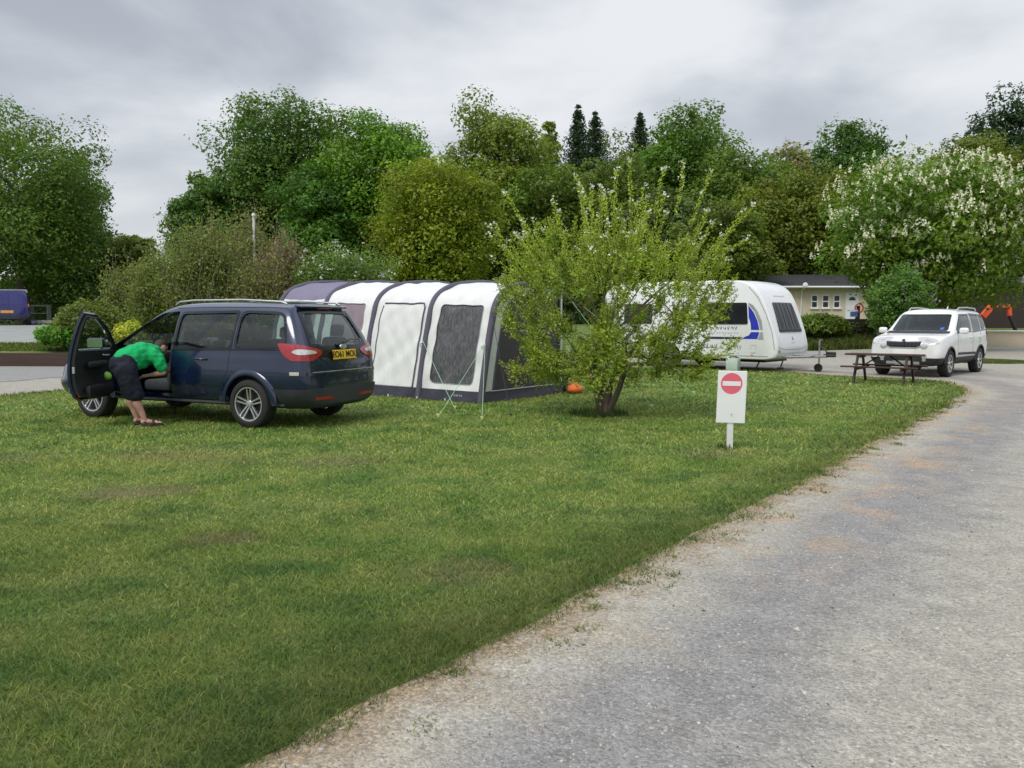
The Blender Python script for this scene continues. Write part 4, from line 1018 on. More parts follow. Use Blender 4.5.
# added mauve sheet behind the crinkled window stands in for its pale reflection
apatch('reflection_sheet', rect(.28, .72, TW0 + .22, t_at(1.30)), M['awn_pink'], off=-.10, step=.1)
for i in range(5):
    x = i * BAY
    tb = MB(); pts = [AS(x, t, -.012) for t in np.linspace(0, LT, 44)]
    tb.tube(pts, [.062] * 44, 10); tb.build('air_beam', M['awn_purple'], AW, 60)
    if i < 4:
        MB().tube([AS(x, t_at(1.02), .03) + Vector((0, .03, 0)), AS(x + .12, t_at(.98), .03)], .012, 5).build('beam_strap', M['pipe_white'], AW)
# gable end
def end_panel(x, vis, sgn):
    out_ = [prof(t) for t in np.linspace(0.0, LT, 40)]
    ins = [(s + .26 + .10 * min(1, i / 20), z) for i, (s, z) in enumerate(out_[:30])]
    dark = []
    for i, t in enumerate(np.linspace(0, LT, 60)):
        s, z = prof(t); s2, z2 = prof(min(LT, t + .02)); s1, z1 = prof(max(0, t - .02)); d = Vector((s2 - s1, z2 - z1)).normalized(); n = Vector((d.y, -d.x)); k = .30 if s < .5 else .30 - .13 * min(1, (s - .5) / .6)
        q = (s + n.x * k, z + n.y * k)
        if q[1] > .20 and q[0] < 2.5: dark.append(q)
    dark = [(dark[0][0], .20)] + dark + [(2.5, dark[-1][1]), (2.5, .20)]
    full = [p for p in out_ if p[1] > .20]; full = [(full[0][0], .20)] + full + [(2.6, .20)]
    outer = densify(full, .15); hole = densify(dark, .12)
    v, f = cdt_sheet(outer, [hole], [])
    zz_ = 1 + .012 * x
    P = lambda a, b, o=0.: (x + o, -a, b * zz_)
    mesh('end_panel', [P(a, b) for a, b in v], f, M['awn_white'], AW)
    v, f = cdt_sheet(hole, [], []); mesh('end_window', [P(a, b, .01 * sgn) for a, b in v], f, M['awn_mesh'], AW)
    MB().tube([P(a, b, -.01 * sgn) for a, b in hole + hole[:1]], .016, 6, cap=False).build('end_edging', M['awn_purple'], AW, 60)
    mesh('mud_skirt', [P(.0, 0, -.03 * sgn), P(2.6, 0, -.05 * sgn), P(2.6, .20), P(.05, .20)], [(0, 1, 2, 3)], M['awn_skirt'], AW)
    MB().tube([P(.3, .20, -.02 * sgn), P(2.5, .20, -.02 * sgn)], .009, 5).build('skirt_piping', M['pipe_white'], AW)
end_panel(.0, True, 1); end_panel(6.0, False, -1)
mesh('back_panel', [(0.02, -2.6, 0), (5.98, -2.6, 0), (5.98, -2.6, 2.32), (.02, -2.6, 2.2)], [(0, 1, 2, 3)], M['awn_purple'], AW)
tb = MB()
for k in range(7): tb.box((0, 0, 0), (.001, .001, .001)) if False else None
text_ = MB()
for k, (a, w_) in enumerate(((0, .03), (.05, .02), (.09, .035), (.145, .02), (.185, .03))):
    q = AS(.62 - a, TS * .55, .020); text_.box(q, (w_, .006, .035), rz=0)
text_.build('skirt_logo', M['grey_graphic'], AW)
AWI = AW_M.inverted()
def guy(top, px, py, mat, pegm='peg'):
    g_ = gnd(px, py); b = AWI @ g_
    e = MB().tube([top, (Vector(top) + b) / 2 + Vector((0, 0, -.01)), b], .0045, 5).build('guy_rope', M[mat], AW, 60)
    pg_ = MB(); pg_.tube([b + Vector((0, 0, .05)), b + Vector((0, 0, -.05))], .011, 6); pg_.tube([b + Vector((-.025, 0, .04)), b + Vector((.025, 0, .04))], .010, 6); pg_.build('peg', M[pegm], e)
r0 = AS(0, t_at(1.05), .08); r1 = AS(1.5, t_at(1.05), .08)
guy(r0, 482, 420, 'rope'); guy(r0, 438, 417, 'rope'); guy(r1, 455, 409, 'rope')
guy(AS(0, t_at(1.6), .05), 511, 417, 'black', 'black')
guy(Vector((0, -2.5, 2.15)), 652, 407, 'rope'); guy(Vector((0, -2.55, 1.1)), 601, 395, 'rope_w'); guy(Vector((.2, -2.6, 2.2)), 694, 394, 'rope')
for x in (.75, 2.2, 3.1, 1.45):
    b = AS(x, 0, .05) + Vector((0, .03, 0)); MB().tube([b + Vector((0, 0, .045)), b], .013, 6).build('skirt_peg', M['white_sign'], AW)
# things lying beyond the awning's end
bm = bmesh.new(); bmesh.ops.create_icosphere(bm, subdivisions=3, radius=.17)
for v in bm.verts: v.co.z *= .62; v.co += v.co.normalized() * .035 * math.sin(9 * v.co.x + 4 * v.co.y) * math.cos(8 * v.co.z + 5 * v.co.y)
for v in bm.verts: v.co.z = max(v.co.z + .09, 0)
me = bpy.data.meshes.new('bag'); bm.to_mesh(me); bm.free(); o = link('bag', me, M['orange_bag'], None, 60); o.location = gnd(573, 393.5)
hd = MB().tube([(-.09, 0, .18), (-.03, .02, .25), (.05, .02, .24), (.09, 0, .17)], .012, 6).build('handle', M['orange_bag'], o, 60)
tag(o, 'small crumpled orange bag on the grass beside the far end of the awning', 'bag')
br = empty('water_barrel', gnd(558, 393) + Vector((.05, .25, 0)), R(-30)); tag(br, 'dark round water barrel standing at the back corner of the awning', 'barrel')
MB().lathe([(.001, 0), (.16, 0), (.18, .03), (.18, .20), (.165, .23), (.18, .26), (.18, .46), (.16, .50), (.001, .51)], 'Z', 28).build('drum', M['black'], br, 40)
MB().lathe([(.05, .50), (.05, .54), (.001, .55)], 'Z', 16).build('cap', M['darkgrey'], br, 40)

# ================================================================ the caravan
cv_ = empty('caravan', (7.93, 23.56, 0), math.atan2(-.66, .75))
tag(cv_, 'white touring caravan with blue and grey side swoosh standing behind the small blossoming tree', 'caravan')
pr = catmull([(-.30, .34), (-.03, .40), (.05, .60), (.0, .95), (-.16, 1.45), (-.36, 1.95), (-.58, 2.30), (-.90, 2.50), (-1.35, 2.56), (-3.2, 2.58), (-5.0, 2.55), (-5.45, 2.42), (-5.68, 2.1), (-5.74, 1.2), (-5.72, .5), (-5.62, .34)], 5)
n = len(pr); bm = bmesh.new(); HW = 1.13
inset = [(1.0, HW - .10), (.0, HW)]
c_ = Vector((-2.8, 1.45))
rings = []
for y, k in ((-HW, .045), (-HW + .012, .02), (-HW + .05, 0), (-.5, -.012), (.5, -.012), (HW - .05, 0), (HW - .012, .02), (HW, .045)):
    rings.append([bm.verts.new((p.x + (c_.x - p.x) * k * .6, y * (1 - .06 * max(0, min(1, (p.x + .5) * 1.2))), p.y + (c_.y - p.y) * k)) for p in pr])
for a, b in zip(rings[:-1], rings[1:]):
    for i in range(n):
        j = (i + 1) % n; bm.faces.new((a[i], a[j], b[j], b[i]))
bm.faces.new(rings[0][::-1]); bm.faces.new(rings[-1]); bmesh.ops.recalc_face_normals(bm, faces=bm.faces[:])
bmesh.ops.triangulate(bm, faces=bm.faces[:]); me = bpy.data.meshes.new('c'); bm.to_mesh(me); bm.free()
cb = bvh_of(me); wa = MB()
for s in (-1, 1): wa.lathe([(.40, .8 * s), (.40, 1.3 * s)], 'Y', 36, (-3.3, 0, .36))
me = cut(me, wa); link('body', me, M['caravan'], cv_, 30)
FWIN = [(-.76, 1.10), (-.64, 1.93), (.64, 1.93), (.76, 1.10)]
patch('front_window', cb, 'F', FWIN, M.setdefault('cwin', pm('tinted_acrylic', (.02, .022, .025), .10, 0, .2, 4, spec=.35)), cv_, off=.022, thick=.02, step=.1, smooth=1)
for x in (-.27, .27): patch('window_rib', cb, 'F', ribbon([(x * .85, 1.92), (x, 1.12)], .03), M['black'], cv_, off=.030, thick=.01, step=.1)
patch('window_rib', cb, 'F', ribbon([(-.74, 1.15), (.74, 1.15)], .05), M['black'], cv_, off=.030, thick=.01, step=.1)
for x in (-.50, .0, .50): patch('curtain', cb, 'F', [(x - .10, 1.2), (x - .05, 1.88), (x + .07, 1.88), (x + .10, 1.2)], M['darkgrey'], cv_, off=.0245, step=.1)
patch('front_panel_line', cb, 'F', ribbon([(-1.0, .70), (-.6, .62), (.6, .62), (1.0, .70)], .018), M['grey_graphic'], cv_, off=.004, step=.1)
patch('nose_locker', cb, 'F', ribbon([(-.9, .98), (-.84, .52), (.84, .52), (.9, .98)], .010), M['grey_graphic'], cv_, off=.004, step=.1)
for k in range(7): patch('roof_lettering', cb, 'F', ribbon([(-.34 + k * .11, 2.10), (-.34 + k * .11 + .03, 2.135), (-.34 + k * .11 + .07, 2.10)], .018), M['grey_graphic'], cv_, off=.004, step=.05)
patch('emblem', cb, 'F', [(0, .86), (-.035, .92), (0, .99), (.035, .92)], M['dark_graphic'], cv_, off=.004, step=.05)
for k in range(4): patch('emblem_lettering', cb, 'F', ribbon([(-.12 + k * .07, .80), (-.08 + k * .07, .80)], .02), M['grey_graphic'], cv_, off=.004, step=.05)
for s in (-1, 1): patch('grab_handle', cb, 'F', ribbon([(s * .98, .62), (s * .90, .56)], .05), M['grey_graphic'], cv_, off=.02, thick=.015, step=.05)
mir = lambda P: [(x, z) for x, z in P]
SIDE = dict(mirror=True)
patch('side_window', cb, 'L', [(-2.30, 1.33), (-2.30, 1.93), (-.84, 1.93), (-.80, 1.33)], M['cwin'], cv_, off=.022, thick=.02, step=.15, smooth=1, mirror=True)
patch('side_window', cb, 'L', [(-4.9, 1.33), (-4.9, 1.93), (-3.9, 1.93), (-3.9, 1.33)], M['cwin'], cv_, off=.022, thick=.02, step=.15, smooth=1, mirror=True)
for p_, m_ in (([(-.80, 1.86), (-.64, 1.66), (-.52, 1.42), (-.46, 1.17), (-.70, 1.17), (-.72, 1.36), (-.78, 1.52)], 'blue_graphic'),
               ([(-.80, 1.93), (-.80, 1.885), (-.62, 1.68), (-.50, 1.42), (-.435, 1.17), (-.36, 1.17), (-.40, 1.42), (-.52, 1.68), (-.66, 1.86)], 'grey_graphic'),
               ([(-.455, 1.11), (-.70, 1.11), (-.76, 1.02), (-.90, .965), (-.98, .915), (-.52, .915)], 'blue_graphic'), ([(-.435, 1.11), (-.36, 1.11), (-.33, .90), (-.50, .90)], 'grey_graphic'),
               ([(-.95, .965), (-.95, .90), (-2.1, .90), (-2.25, .98), (-2.15, .965)], 'dark_graphic')):
    patch('side_graphic', cb, 'L', p_, M[m_], cv_, off=.005, step=.1, mirror=True)
def squig(x0, z0, dx, n_, h, mat, w_=.022, seed=1):
    r_ = random.Random(seed)
    for k in range(n_):
        x = x0 - k * dx; a = r_.random()
        pts = [(x, z0), (x - dx * .15, z0 + h * (.6 + .4 * a)), (x - dx * .45, z0 + h * (.1 + .5 * a)), (x - dx * .6, z0 + h * .7)] if k % 2 else [(x - dx * .1, z0 + h), (x - dx * .3, z0), (x - dx * .65, z0 + h * .8)]
        patch('side_lettering', cb, 'L', ribbon(pts, w_), M[mat], cv_, off=.005, step=.05, mirror=True)
squig(-1.12, 1.17, .115, 7, .09, 'dark_graphic', .022, 1); squig(-1.08, 1.06, .09, 9, .035, 'blue_graphic', .010, 2); squig(-1.72, .64, .14, 7, .12, 'dark_graphic', .022, 3)
squig(-.98, .62, .10, 2, .11, 'dark_graphic', .016, 5)
patch('locker_outline', cb, 'L', ribbon([(-.55, .62), (-.55, .74), (-.70, .74), (-.70, .62)], .010), M['grey_graphic'], cv_, off=.005, step=.05, mirror=True)
patch('locker_label', cb, 'L', ribbon([(-.55, .53), (-.70, .53)], .02), M['grey_graphic'], cv_, off=.005, step=.05, mirror=True)
for mr in (True, False): patch('skirt_rail', cb, 'L', ribbon([(-5.6, .44), (-.2, .44)], .018), M['grey_graphic'], cv_, off=.008, step=.2, mirror=mr)
patch('corner_trim', cb, 'L', ribbon([(-.02, .62), (-.10, 1.1), (-.28, 1.60), (-.50, 2.05), (-.78, 2.36)], .02), M['grey_graphic'], cv_, off=.004, step=.1, mirror=True)
patch('marker_lamp', cb, 'L', ribbon([(-.62, .46), (-.70, .46)], .03), M['orange'], cv_, off=.01, step=.05, mirror=True)
ch = MB(); ch.box((-2.9, 0, .30), (4.9, 1.5, .10)); ch.box((-2.9, -.75, .33), (4.6, .06, .12)); ch.box((-2.9, .75, .33), (4.6, .06, .12)); ch.build('chassis', M['black'], cv_)
af = MB(); af.tube([(-.1, -.62, .40), (1.0, -.05, .44)], .035, 6); af.tube([(-.1, .62, .40), (1.0, .05, .44)], .035, 6); af.tube([(.4, -.34, .42), (.4, .34, .42)], .025, 6); af.box((.45, 0, .46), (.6, .5, .05), bev=.02); af.build('drawbar', M['galv'], cv_)
hc = MB(); hc.tube([(.92, 0, .46), (1.25, 0, .47)], .045, 8); hc.box((1.12, 0, .53), (.28, .08, .09), bev=.03, seg=2); hc.tube([(1.0, .03, .56), (.78, .03, .74)], .018, 6); hc.build('hitch', M['black'], cv_)
jw = MB(); jw.tube([(.76, .10, .88), (.76, .10, .20)], .026, 8); jw.tube([(.76, .10, .88), (.84, .10, .90)], .012, 6); jw.build('jockey_stem', M['galv'], cv_)
MB().lathe([(.001, -.035), (.10, -.035), (.115, -.02), (.115, .02), (.10, .035), (.001, .035)], 'Y', 24, (.74, .10, .115)).build('jockey_wheel', M['tyre'], cv_, 40)
for x in (-.55, -5.2):
    for s in (-1, 1):
        sg = MB(); sg.tube([(x, s * .8, .34), (x - .12, s * .85, .05)], .022, 6); sg.box((x - .13, s * .85, .02), (.16, .14, .03)); sg.build('corner_steady', M['black'], cv_)
for s in (-1, 1): make_wheel(cv_, -3.3, s * 1.0, .33, .19, .18, s, 5, False)
patch('rear_window', cb, 'B', [(-.7, 1.25), (-.7, 1.9), (.7, 1.9), (.7, 1.25)], M['cwin'], cv_, off=.02, thick=.015, step=.15, smooth=1)
patch('door', cb, 'L', [(-2.9, .5), (-2.9, 2.2), (-2.3, 2.2), (-2.3, .5)], M['caravan'], cv_, off=.012, thick=.01, step=.2)
wc = empty('waste_container', cv_.matrix_basis @ Vector((-1.2, -1.16, 0)), math.atan2(-.66, .75)); tag(wc, 'pale green plastic waste water container standing under the side of the caravan', 'container')
MB().box((0, 0, .19), (.36, .22, .36), bev=.03, seg=2).build('tank', M['pale_green'], wc); MB().tube([(-.10, 0, .37), (-.10, 0, .41), (.10, 0, .41), (.10, 0, .37)], .014, 6).build('handle', M['black'], wc)
MB().lathe([(.035, .36), (.035, .395), (.001, .40)], 'Z', 14, (.13, 0, 0)).build('cap', M['black'], wc)

# ================================================================ the no entry sign
sg = empty('road_sign', gnd(730, 449), R(-3)); tag(sg, 'small white board with faded red no entry disc on a short white post', 'sign')
MB().box((0, .025, .30), (.070, .035, .60), bev=.004).build('post', M['white_post'], sg)
b_ = MB().box((.005, 0, .60), (.325, .022, .60), rot=(R(2), R(1.2), 0), bev=.004).build('board', M['white_sign'], sg)
ds = empty('no_entry_disc', (.0, -.014, .755), parent=sg); ds.rotation_euler = (R(2), R(1.2), 0)
MB().lathe([(.001, 0), (.122, 0), (.122, -.0025), (.001, -.0025)], 'Y', 48).build('red_disc', M['sign_red'], ds); MB().box((0, -.004, .0), (.205, .003, .052)).build('white_bar', M['white_sign'], ds)
sc_ = MB()
for z in (.40, .85): sc_.lathe([(.001, -.003), (.007, -.003), (.007, 0)], 'Y', 10, (.005, -.0135, z))
sc_.build('bolt', M['galv'], sg)

# ================================================================ picnic table
pt = empty('picnic_table', (8.62, 19.2, 0), math.atan2(-.66, .89)); tag(pt, 'dark brown wooden picnic table with fixed benches in front of the white car', 'picnic table')
for nm, ys, z, wd in (('tabletop', [-.24, -.12, 0, .12, .24], .655, .112), ('bench', [-.60, -.49], .385, .105), ('bench', [.49, .60], .385, .105)):
    mb = MB()
    for y in ys: mb.box((.005 * (y > 0), y, z + .004 * math.sin(y * 40)), (1.62, wd, .036), bev=.006)
    mb.build(nm, M['wood_dark'], pt)
for x in (-.53, .53):
    for s in (-1, 1): MB().prism([(s * .52, 0), (s * .62, 0), (s * .26, .635), (s * .17, .635)], (x - .02, x + .02), lambda u, v, w_: (w_, u, v)).build('leg', M['wood_dark'], pt)
    s_ = .042 if x < 0 else -.042
    MB().box((x + s_, 0, .345), (.036, 1.28, .075), bev=.005).build('crossbar', M['wood_dark'], pt); MB().box((x + s_, 0, .61), (.036, .58, .06), bev=.005).build('top_rail', M['wood_dark'], pt)
for s in (-1, 1): MB().tube([(s * .50, 0, .36), (s * .12, 0, .62)], .022, 4).build('brace', M['wood_dark'], pt)

# ================================================================ the man leaning into the car
def skin_mesh(nodes, edges, root, level=3, smooth_=0):
    """nodes {name: (pos, r or (rx, ry))}"""
    idx = {k: i for i, k in enumerate(nodes)}
    me = bpy.data.meshes.new('skin'); me.from_pydata([tuple(v[0]) for v in nodes.values()], [(idx[a], idx[b]) for a, b in edges], []); me.update()
    o = bpy.data.objects.new('tmp', me); COL.objects.link(o)
    m = o.modifiers.new('s', 'SKIN'); m.use_smooth_shade = True; m.branch_smoothing = .4
    if not me.skin_vertices: bpy.context.view_layer.objects.active = o
    sk = me.skin_vertices[0].data
    for k, i in idx.items():
        r = nodes[k][1]; sk[i].radius = r if hasattr(r, '__len__') else (r, r); sk[i].use_root = (k == root)
    s = o.modifiers.new('u', 'SUBSURF'); s.levels = s.render_levels = level
    if smooth_: q = o.modifiers.new('q', 'SMOOTH'); q.iterations = smooth_; q.factor = .6
    bpy.context.view_layer.update(); r = bpy.data.meshes.new_from_object(o.evaluated_get(bpy.context.evaluated_depsgraph_get())); bpy.data.objects.remove(o)
    return r
pe = empty('person', (-5.13, 11.48, .012), math.atan2(.53, .85)); tag(pe, 'person in green t-shirt and navy shorts bending into the open door of the navy car', 'person')
from mathutils import noise as mnoise
def blob(chains, vox, sm=4, crease=0.):
    """one closed surface grown round chains of (point, radius)"""
    bm = bmesh.new()
    for ch in chains:
        pts = []
        for (p0, r0), (p1, r1) in zip(ch[:-1], ch[1:]):
            p0, p1 = Vector(p0), Vector(p1); m_ = max(2, int((p1 - p0).length / (.35 * min(r0, r1))) + 1)
            for k in range(m_): f_ = k / m_; f_ = f_ * f_ * (3 - 2 * f_); pts.append((p0.lerp(p1, k / m_), r0 + (r1 - r0) * f_))
        pts.append((Vector(ch[-1][0]), ch[-1][1]))
        for p_, r_ in pts: bmesh.ops.create_icosphere(bm, subdivisions=2, radius=r_, matrix=Matrix.Translation(p_))
    me = bpy.data.meshes.new('b'); bm.to_mesh(me); bm.free()
    me = evaluated(me, [('REMESH', dict(mode='VOXEL', voxel_size=vox)), ('SMOOTH', dict(iterations=sm, factor=.6))])
    if crease:
        ns = [v.normal.copy() for v in me.vertices]
        for v, n_ in zip(me.vertices, ns):
            q = v.co; a = mnoise.noise(Vector((q.x * 9 + q.z * 5, q.y * 7, q.z * 8 - q.x * 12))) ; b_ = 1 - abs(mnoise.noise(Vector((q.x * 7, q.y * 5 + q.z * 9, q.z * 6)))) * 2
            v.co += n_ * crease * (a + .9 * b_ - .5)
    return me
def fleg(y, fx):
    k = (.13, y * 1.0)
    return [((-.215, y * .85, .80), .10), ((-.17 + fx * .5, y, .62), .082), ((-.12 + fx * .6, y, .46), .060), ((-.115 + fx * .8, y, .33), .060), ((-.07 + fx, y, .20), .045), ((-.035 + fx, y, .09), .036)], \
           [((-.05 + fx, y, .062), .036), ((.0 + fx, y, .060), .036), ((.09 + fx, y * 1.05, .050), .030), ((.15 + fx, y * 1.08, .046), .022)]
ch = []
for y, fx in ((-.125, .03), (.125, -.03)):
    ch += list(fleg(y, fx))
    for k in range(5): ch.append([((.12 + fx, y * 1.05 + (k - 2) * .017, .045), .013), ((.185 + fx - abs(k - 1) * .008, y * 1.08 + (k - 2) * .018, .040), .010)])
ch += [[((-.22, 0, .86), .13), ((-.08, .03, .96), .135), ((.08, .08, 1.0), .14), ((.18, .12, .99), .10), ((.25, .20, 1.02), .055), ((.29, .26, 1.05), .075)], [((.18, -.05, .96), .06), ((.20, .27, .96), .06)],
       [((.285, .25, 1.055), .085), ((.32, .33, 1.075), .088)], [((.30, .30, 1.0), .07), ((.335, .35, 1.02), .055)], [((.345, .35, .985), .018), ((.355, .355, .965), .012)]]
for ex in ((.315, .235, 1.05), (.235, .345, 1.06)): ch.append([(ex, .020), ((ex[0] + .01, ex[1], ex[2] + .02), .016)])
for sh, el, wr, hd in (((.19, -.06, .95), (.265, -.08, .73), (.10, .10, .685), (.04, .165, .67)), ((.21, .27, .95), (.38, .38, .74), (.55, .44, .69), (.62, .47, .675))):
    sh, el, wr, hd = map(Vector, (sh, el, wr, hd)); f = (hd - wr).normalized(); sd_ = f.cross(Vector((0, 0, 1))).normalized()
    ch.append([(sh, .058), (sh.lerp(el, .5), .050), (el, .042), (el.lerp(wr, .35), .040), (wr, .025), (hd, .026)]); ch.append([(hd - sd_ * .022, .017), (hd + sd_ * .022, .017)])
    for o_, l_ in ((-.030, .070), (-.010, .080), (.010, .075), (.030, .058)):
        a_ = hd + sd_ * o_ + f * .02; b_ = a_ + f * l_ * .55 - Vector((0, 0, .008)); c_2 = b_ + f * l_ * .35 - Vector((0, 0, .025)); ch.append([(a_, .0105), (b_, .0095), (c_2, .008)])
    a_ = wr + f * .02 - sd_ * .025; ch.append([(a_, .013), (a_ + f * .035 - sd_ * .02 - Vector((0, 0, .01)), .011), (a_ + f * .06 - sd_ * .022 - Vector((0, 0, .02)), .009)])
link('body', blob(ch, .0075, 2), M['skin'], pe, 180)
SH = [[((-.215, 0, .90), .165), ((-.10, .02, .965), .175), ((.02, .06, .99), .175), ((.13, .10, .985), .15), ((.22, .15, 1.0), .085)], [((.15, -.03, .965), .115), ((.20, -.055, .93), .095), ((.245, -.075, .80), .080)], [((.17, .23, .965), .115), ((.23, .28, .93), .09), ((.31, .33, .82), .078)],
      [((-.10, .0, .90), .15), ((.0, .04, .90), .12)]]
link('shirt', blob(SH, .012, 5, .011), M['green_shirt'], pe, 180)
SO = [[((-.235, .0, .845), .185), ((-.19, .0, .88), .185)]] + [[((-.215, y * .75, .78), .155), ((-.18, y * .95, .64), .130), ((-.14 + fx * .5, y, .50), .112), ((-.115 + fx * .6, y, .435), .106)] for y, fx in ((-.125, .03), (.125, -.03))]
link('shorts', blob(SO, .012, 4, .008), M['navy_cloth'], pe, 180)
link('hair', blob([[((.262, .235, 1.085), .07), ((.30, .29, 1.10), .088), ((.335, .36, 1.09), .088), ((.335, .40, 1.05), .060)]], .012, 3), M['hair'], pe, 180)
for y, fx in ((-.125, .03), (.125, -.03)):
    sd2 = MB(); sd2.box((.06 + fx, y * 1.05, .014), (.28, .105, .028), bev=.009, seg=2)
    sd2.tube([(.07 + fx, y * 1.05 - .050, .02), (.075 + fx, y * 1.05, .080), (.07 + fx, y * 1.05 + .050, .02)], .020, 6); sd2.tube([(.13 + fx, y * 1.05 - .046, .018), (.135 + fx, y * 1.05, .066), (.13 + fx, y * 1.05 + .046, .018)], .018, 6)
    sd2.tube([(-.01 + fx, y - .042, .05), (-.062 + fx, y - .02, .07), (-.062 + fx, y + .02, .07), (-.01 + fx, y + .042, .05)], .010, 6); sd2.build('sandal', M['leather'], pe, 60)
# cloth in the door bin, a thing of its own
bm = bmesh.new(); bmesh.ops.create_icosphere(bm, subdivisions=3, radius=.06)
for v in bm.verts: v.co.x *= .7; v.co.z *= 1.0; v.co += v.co.normalized() * .02 * math.sin(40 * v.co.x + 30 * v.co.z)
me = bpy.data.meshes.new('cloth'); bm.to_mesh(me); bm.free(); o = link('cloth', me, pm('lime_cloth', (.30, .62, .10), .8, 0, .2, 20), None, 60)
o.location = at(107, 377, 11.78) ; tag(o, 'crumpled lime green cloth tucked in the bin of the open car door', 'cloth')

# ================================================================ cream chalet
Z0 = 1.0
hs = empty('chalet', (19, 53, Z0)); tag(hs, 'low cream chalet with dark felt roof and three small white windows behind the hedge', 'chalet')
XW0, XW1 = -7.5, 7.5; EZ = 3.42 - Z0
def px2x(px, d=53.0): return (px - 512) / FPX * d - 19
ops = [(px2x(809.7), px2x(816.8)), (px2x(820.6), px2x(828)), (px2x(831.8), px2x(839))]; WZ0, WZ1 = 2.12 - Z0, 2.98 - Z0
DX0, DX1 = px2x(844), px2x(857.5)
wl = MB(); wl.box((0, 0, 0), (.001, .001, .001)); wl = MB()
outer = [(XW0, -1), (XW1, -1), (XW1, EZ), (XW0, EZ)]
holes = [[(a, WZ0), (b, WZ0), (b, WZ1), (a, WZ1)] for a, b in ops] + [[(DX0, .0), (DX1, .0), (DX1, 2.12), (DX0, 2.12)]]
v, f = cdt_sheet(outer, holes, []); b0 = len(v)
V = [(a, 0, c) for a, c in v] + [(a, .12, c) for a, c in v]; F = [tuple(q) for q in f] + [tuple(i + b0 for i in q[::-1]) for q in f]
mesh('wall', V, F, M['cream'], hs)
rv = MB()
for h in holes:
    for i in range(4):
        a, b = h[i], h[(i + 1) % 4]; rv.add([(a[0], 0, a[1]), (b[0], 0, b[1]), (b[0], .12, b[1]), (a[0], .12, a[1])], [(0, 1, 2, 3)])
rv.build('reveal', M['cream'], hs)
MB().box((0, 3.2, .7), (15.0, 6.0, EZ + .6)).build('inner_walls', M['cream'], hs)
rf = MB().prism([(-.45, EZ - .02), (-.45, EZ + .10), (3.1, EZ + .98), (6.7, EZ + .10), (6.7, EZ - .02)], (XW0 - .3, XW1 + .3), lambda u, v, w_: (w_, u, v)).build('roof', M['roof_dark'], hs)
fl_ = MB(); fl_.tube([(-3.6, 2.6, EZ + .8), (-3.6, 2.6, EZ + 1.15)], .10, 10); fl_.build('flue', M['black'], rf)
MB().box((0, -.47, EZ + .02), (15.6, .05, .14)).build('fascia', M['upvc'], hs)
gt = MB(); gt.tube([(XW0 - .3, -.54, EZ + .03), (XW1 + .3, -.54, EZ + .02)], .06, 8); gt.tube([(px2x(799.5), -.50, EZ), (px2x(799.5), -.08, EZ - .25), (px2x(799.5), -.06, -.8)], .035, 8); gt.build('gutter', M['upvc'], hs)
dl = MB(); dl.lathe([(.001, 0), (.14, .03), (.17, .07), (.16, .08), (.001, .03)], 'Y', 20, (px2x(799), -.9, EZ + .12)); dl.tube([(px2x(799), -.85, EZ + .12), (px2x(799.8), -.5, EZ - .1)], .03, 6); dl.build('satellite_dish', M['upvc'], hs, 40)
for a, b in ops:
    fr_ = MB(); c = (a + b) / 2; w_ = b - a; h_ = WZ1 - WZ0; zc = (WZ0 + WZ1) / 2
    fr_.box((a + .035, .04, zc), (.07, .06, h_)); fr_.box((b - .035, .04, zc), (.07, .06, h_)); fr_.box((c, .04, WZ1 - .035), (w_ - .14, .06, .07)); fr_.box((c, .04, WZ0 + .035), (w_ - .14, .06, .07)); fr_.box((c, .04, zc), (w_ - .14, .06, .07))
    w1 = fr_.build('window', M['upvc'], hs); MB().box((c, .075, zc), (w_ - .02, .01, h_ - .02)).build('pane', M['gloss_black'], w1); MB().box((c, -.04, WZ0 - .03), (w_ + .14, .12, .05)).build('sill', M['upvc'], w1)
dd = MB().box(((DX0 + DX1) / 2, .05, 1.06), (DX1 - DX0 - .02, .06, 2.10)).build('door', M['upvc'], hs)
fan = MB(); fan.prism([(.22 * math.cos(a) + (DX0 + DX1) / 2, 1.62 + .22 * math.sin(a)) for a in np.linspace(0, math.pi, 10)], (.012, .018), lambda u, v, w_: (u, w_, v)); fan.build('fanlight', M['gloss_black'], dd); MB().tube([((DX0 + .14), .0, 1.0), (DX0 + .26, .0, 1.0)], .02, 6).build('handle', M['silver'], dd)

ns = empty('notice_post', (at(858, 318, 46).x, 46, .93)); tag(ns, 'dark post with red ring and blue notice before the chalet door', 'notice post')
MB().box((0, 0, .6), (.16, .16, 1.3), bev=.02).build('post', M['brown_shed'], ns)
rg_ = MB(); rg_.tube([(.22 * math.cos(a), -.11, 1.12 + .24 * math.sin(a)) for a in np.linspace(0, math.pi * 2, 24)], .045, 6, cap=False); rg_.build('ring', M['red_sign'], ns, 60)
MB().box((-.28, -.12, .78), (.40, .03, .28)).build('blue_notice', M['blue_sign'], ns); MB().box((-.28, -.137, .98), (.40, .03, .08)).build('white_notice', M['upvc'], ns)
fp = empty('timber_fence', (at(850, 335, 44.5).x, 44.5, .6)); tag(fp, 'low dark timber fence at the foot of the chalet beside the lilac bush', 'fence')
for k in range(5): MB().box((-1.6 + k * .95, 0, .45), (.09, .09, 1.0)).build('post', M['brown_shed'], fp)
for z in (.25, .5, .75): MB().box((.3, -.06, z), (4.2, .03, .2)).build('board', M['brown_shed'], fp)

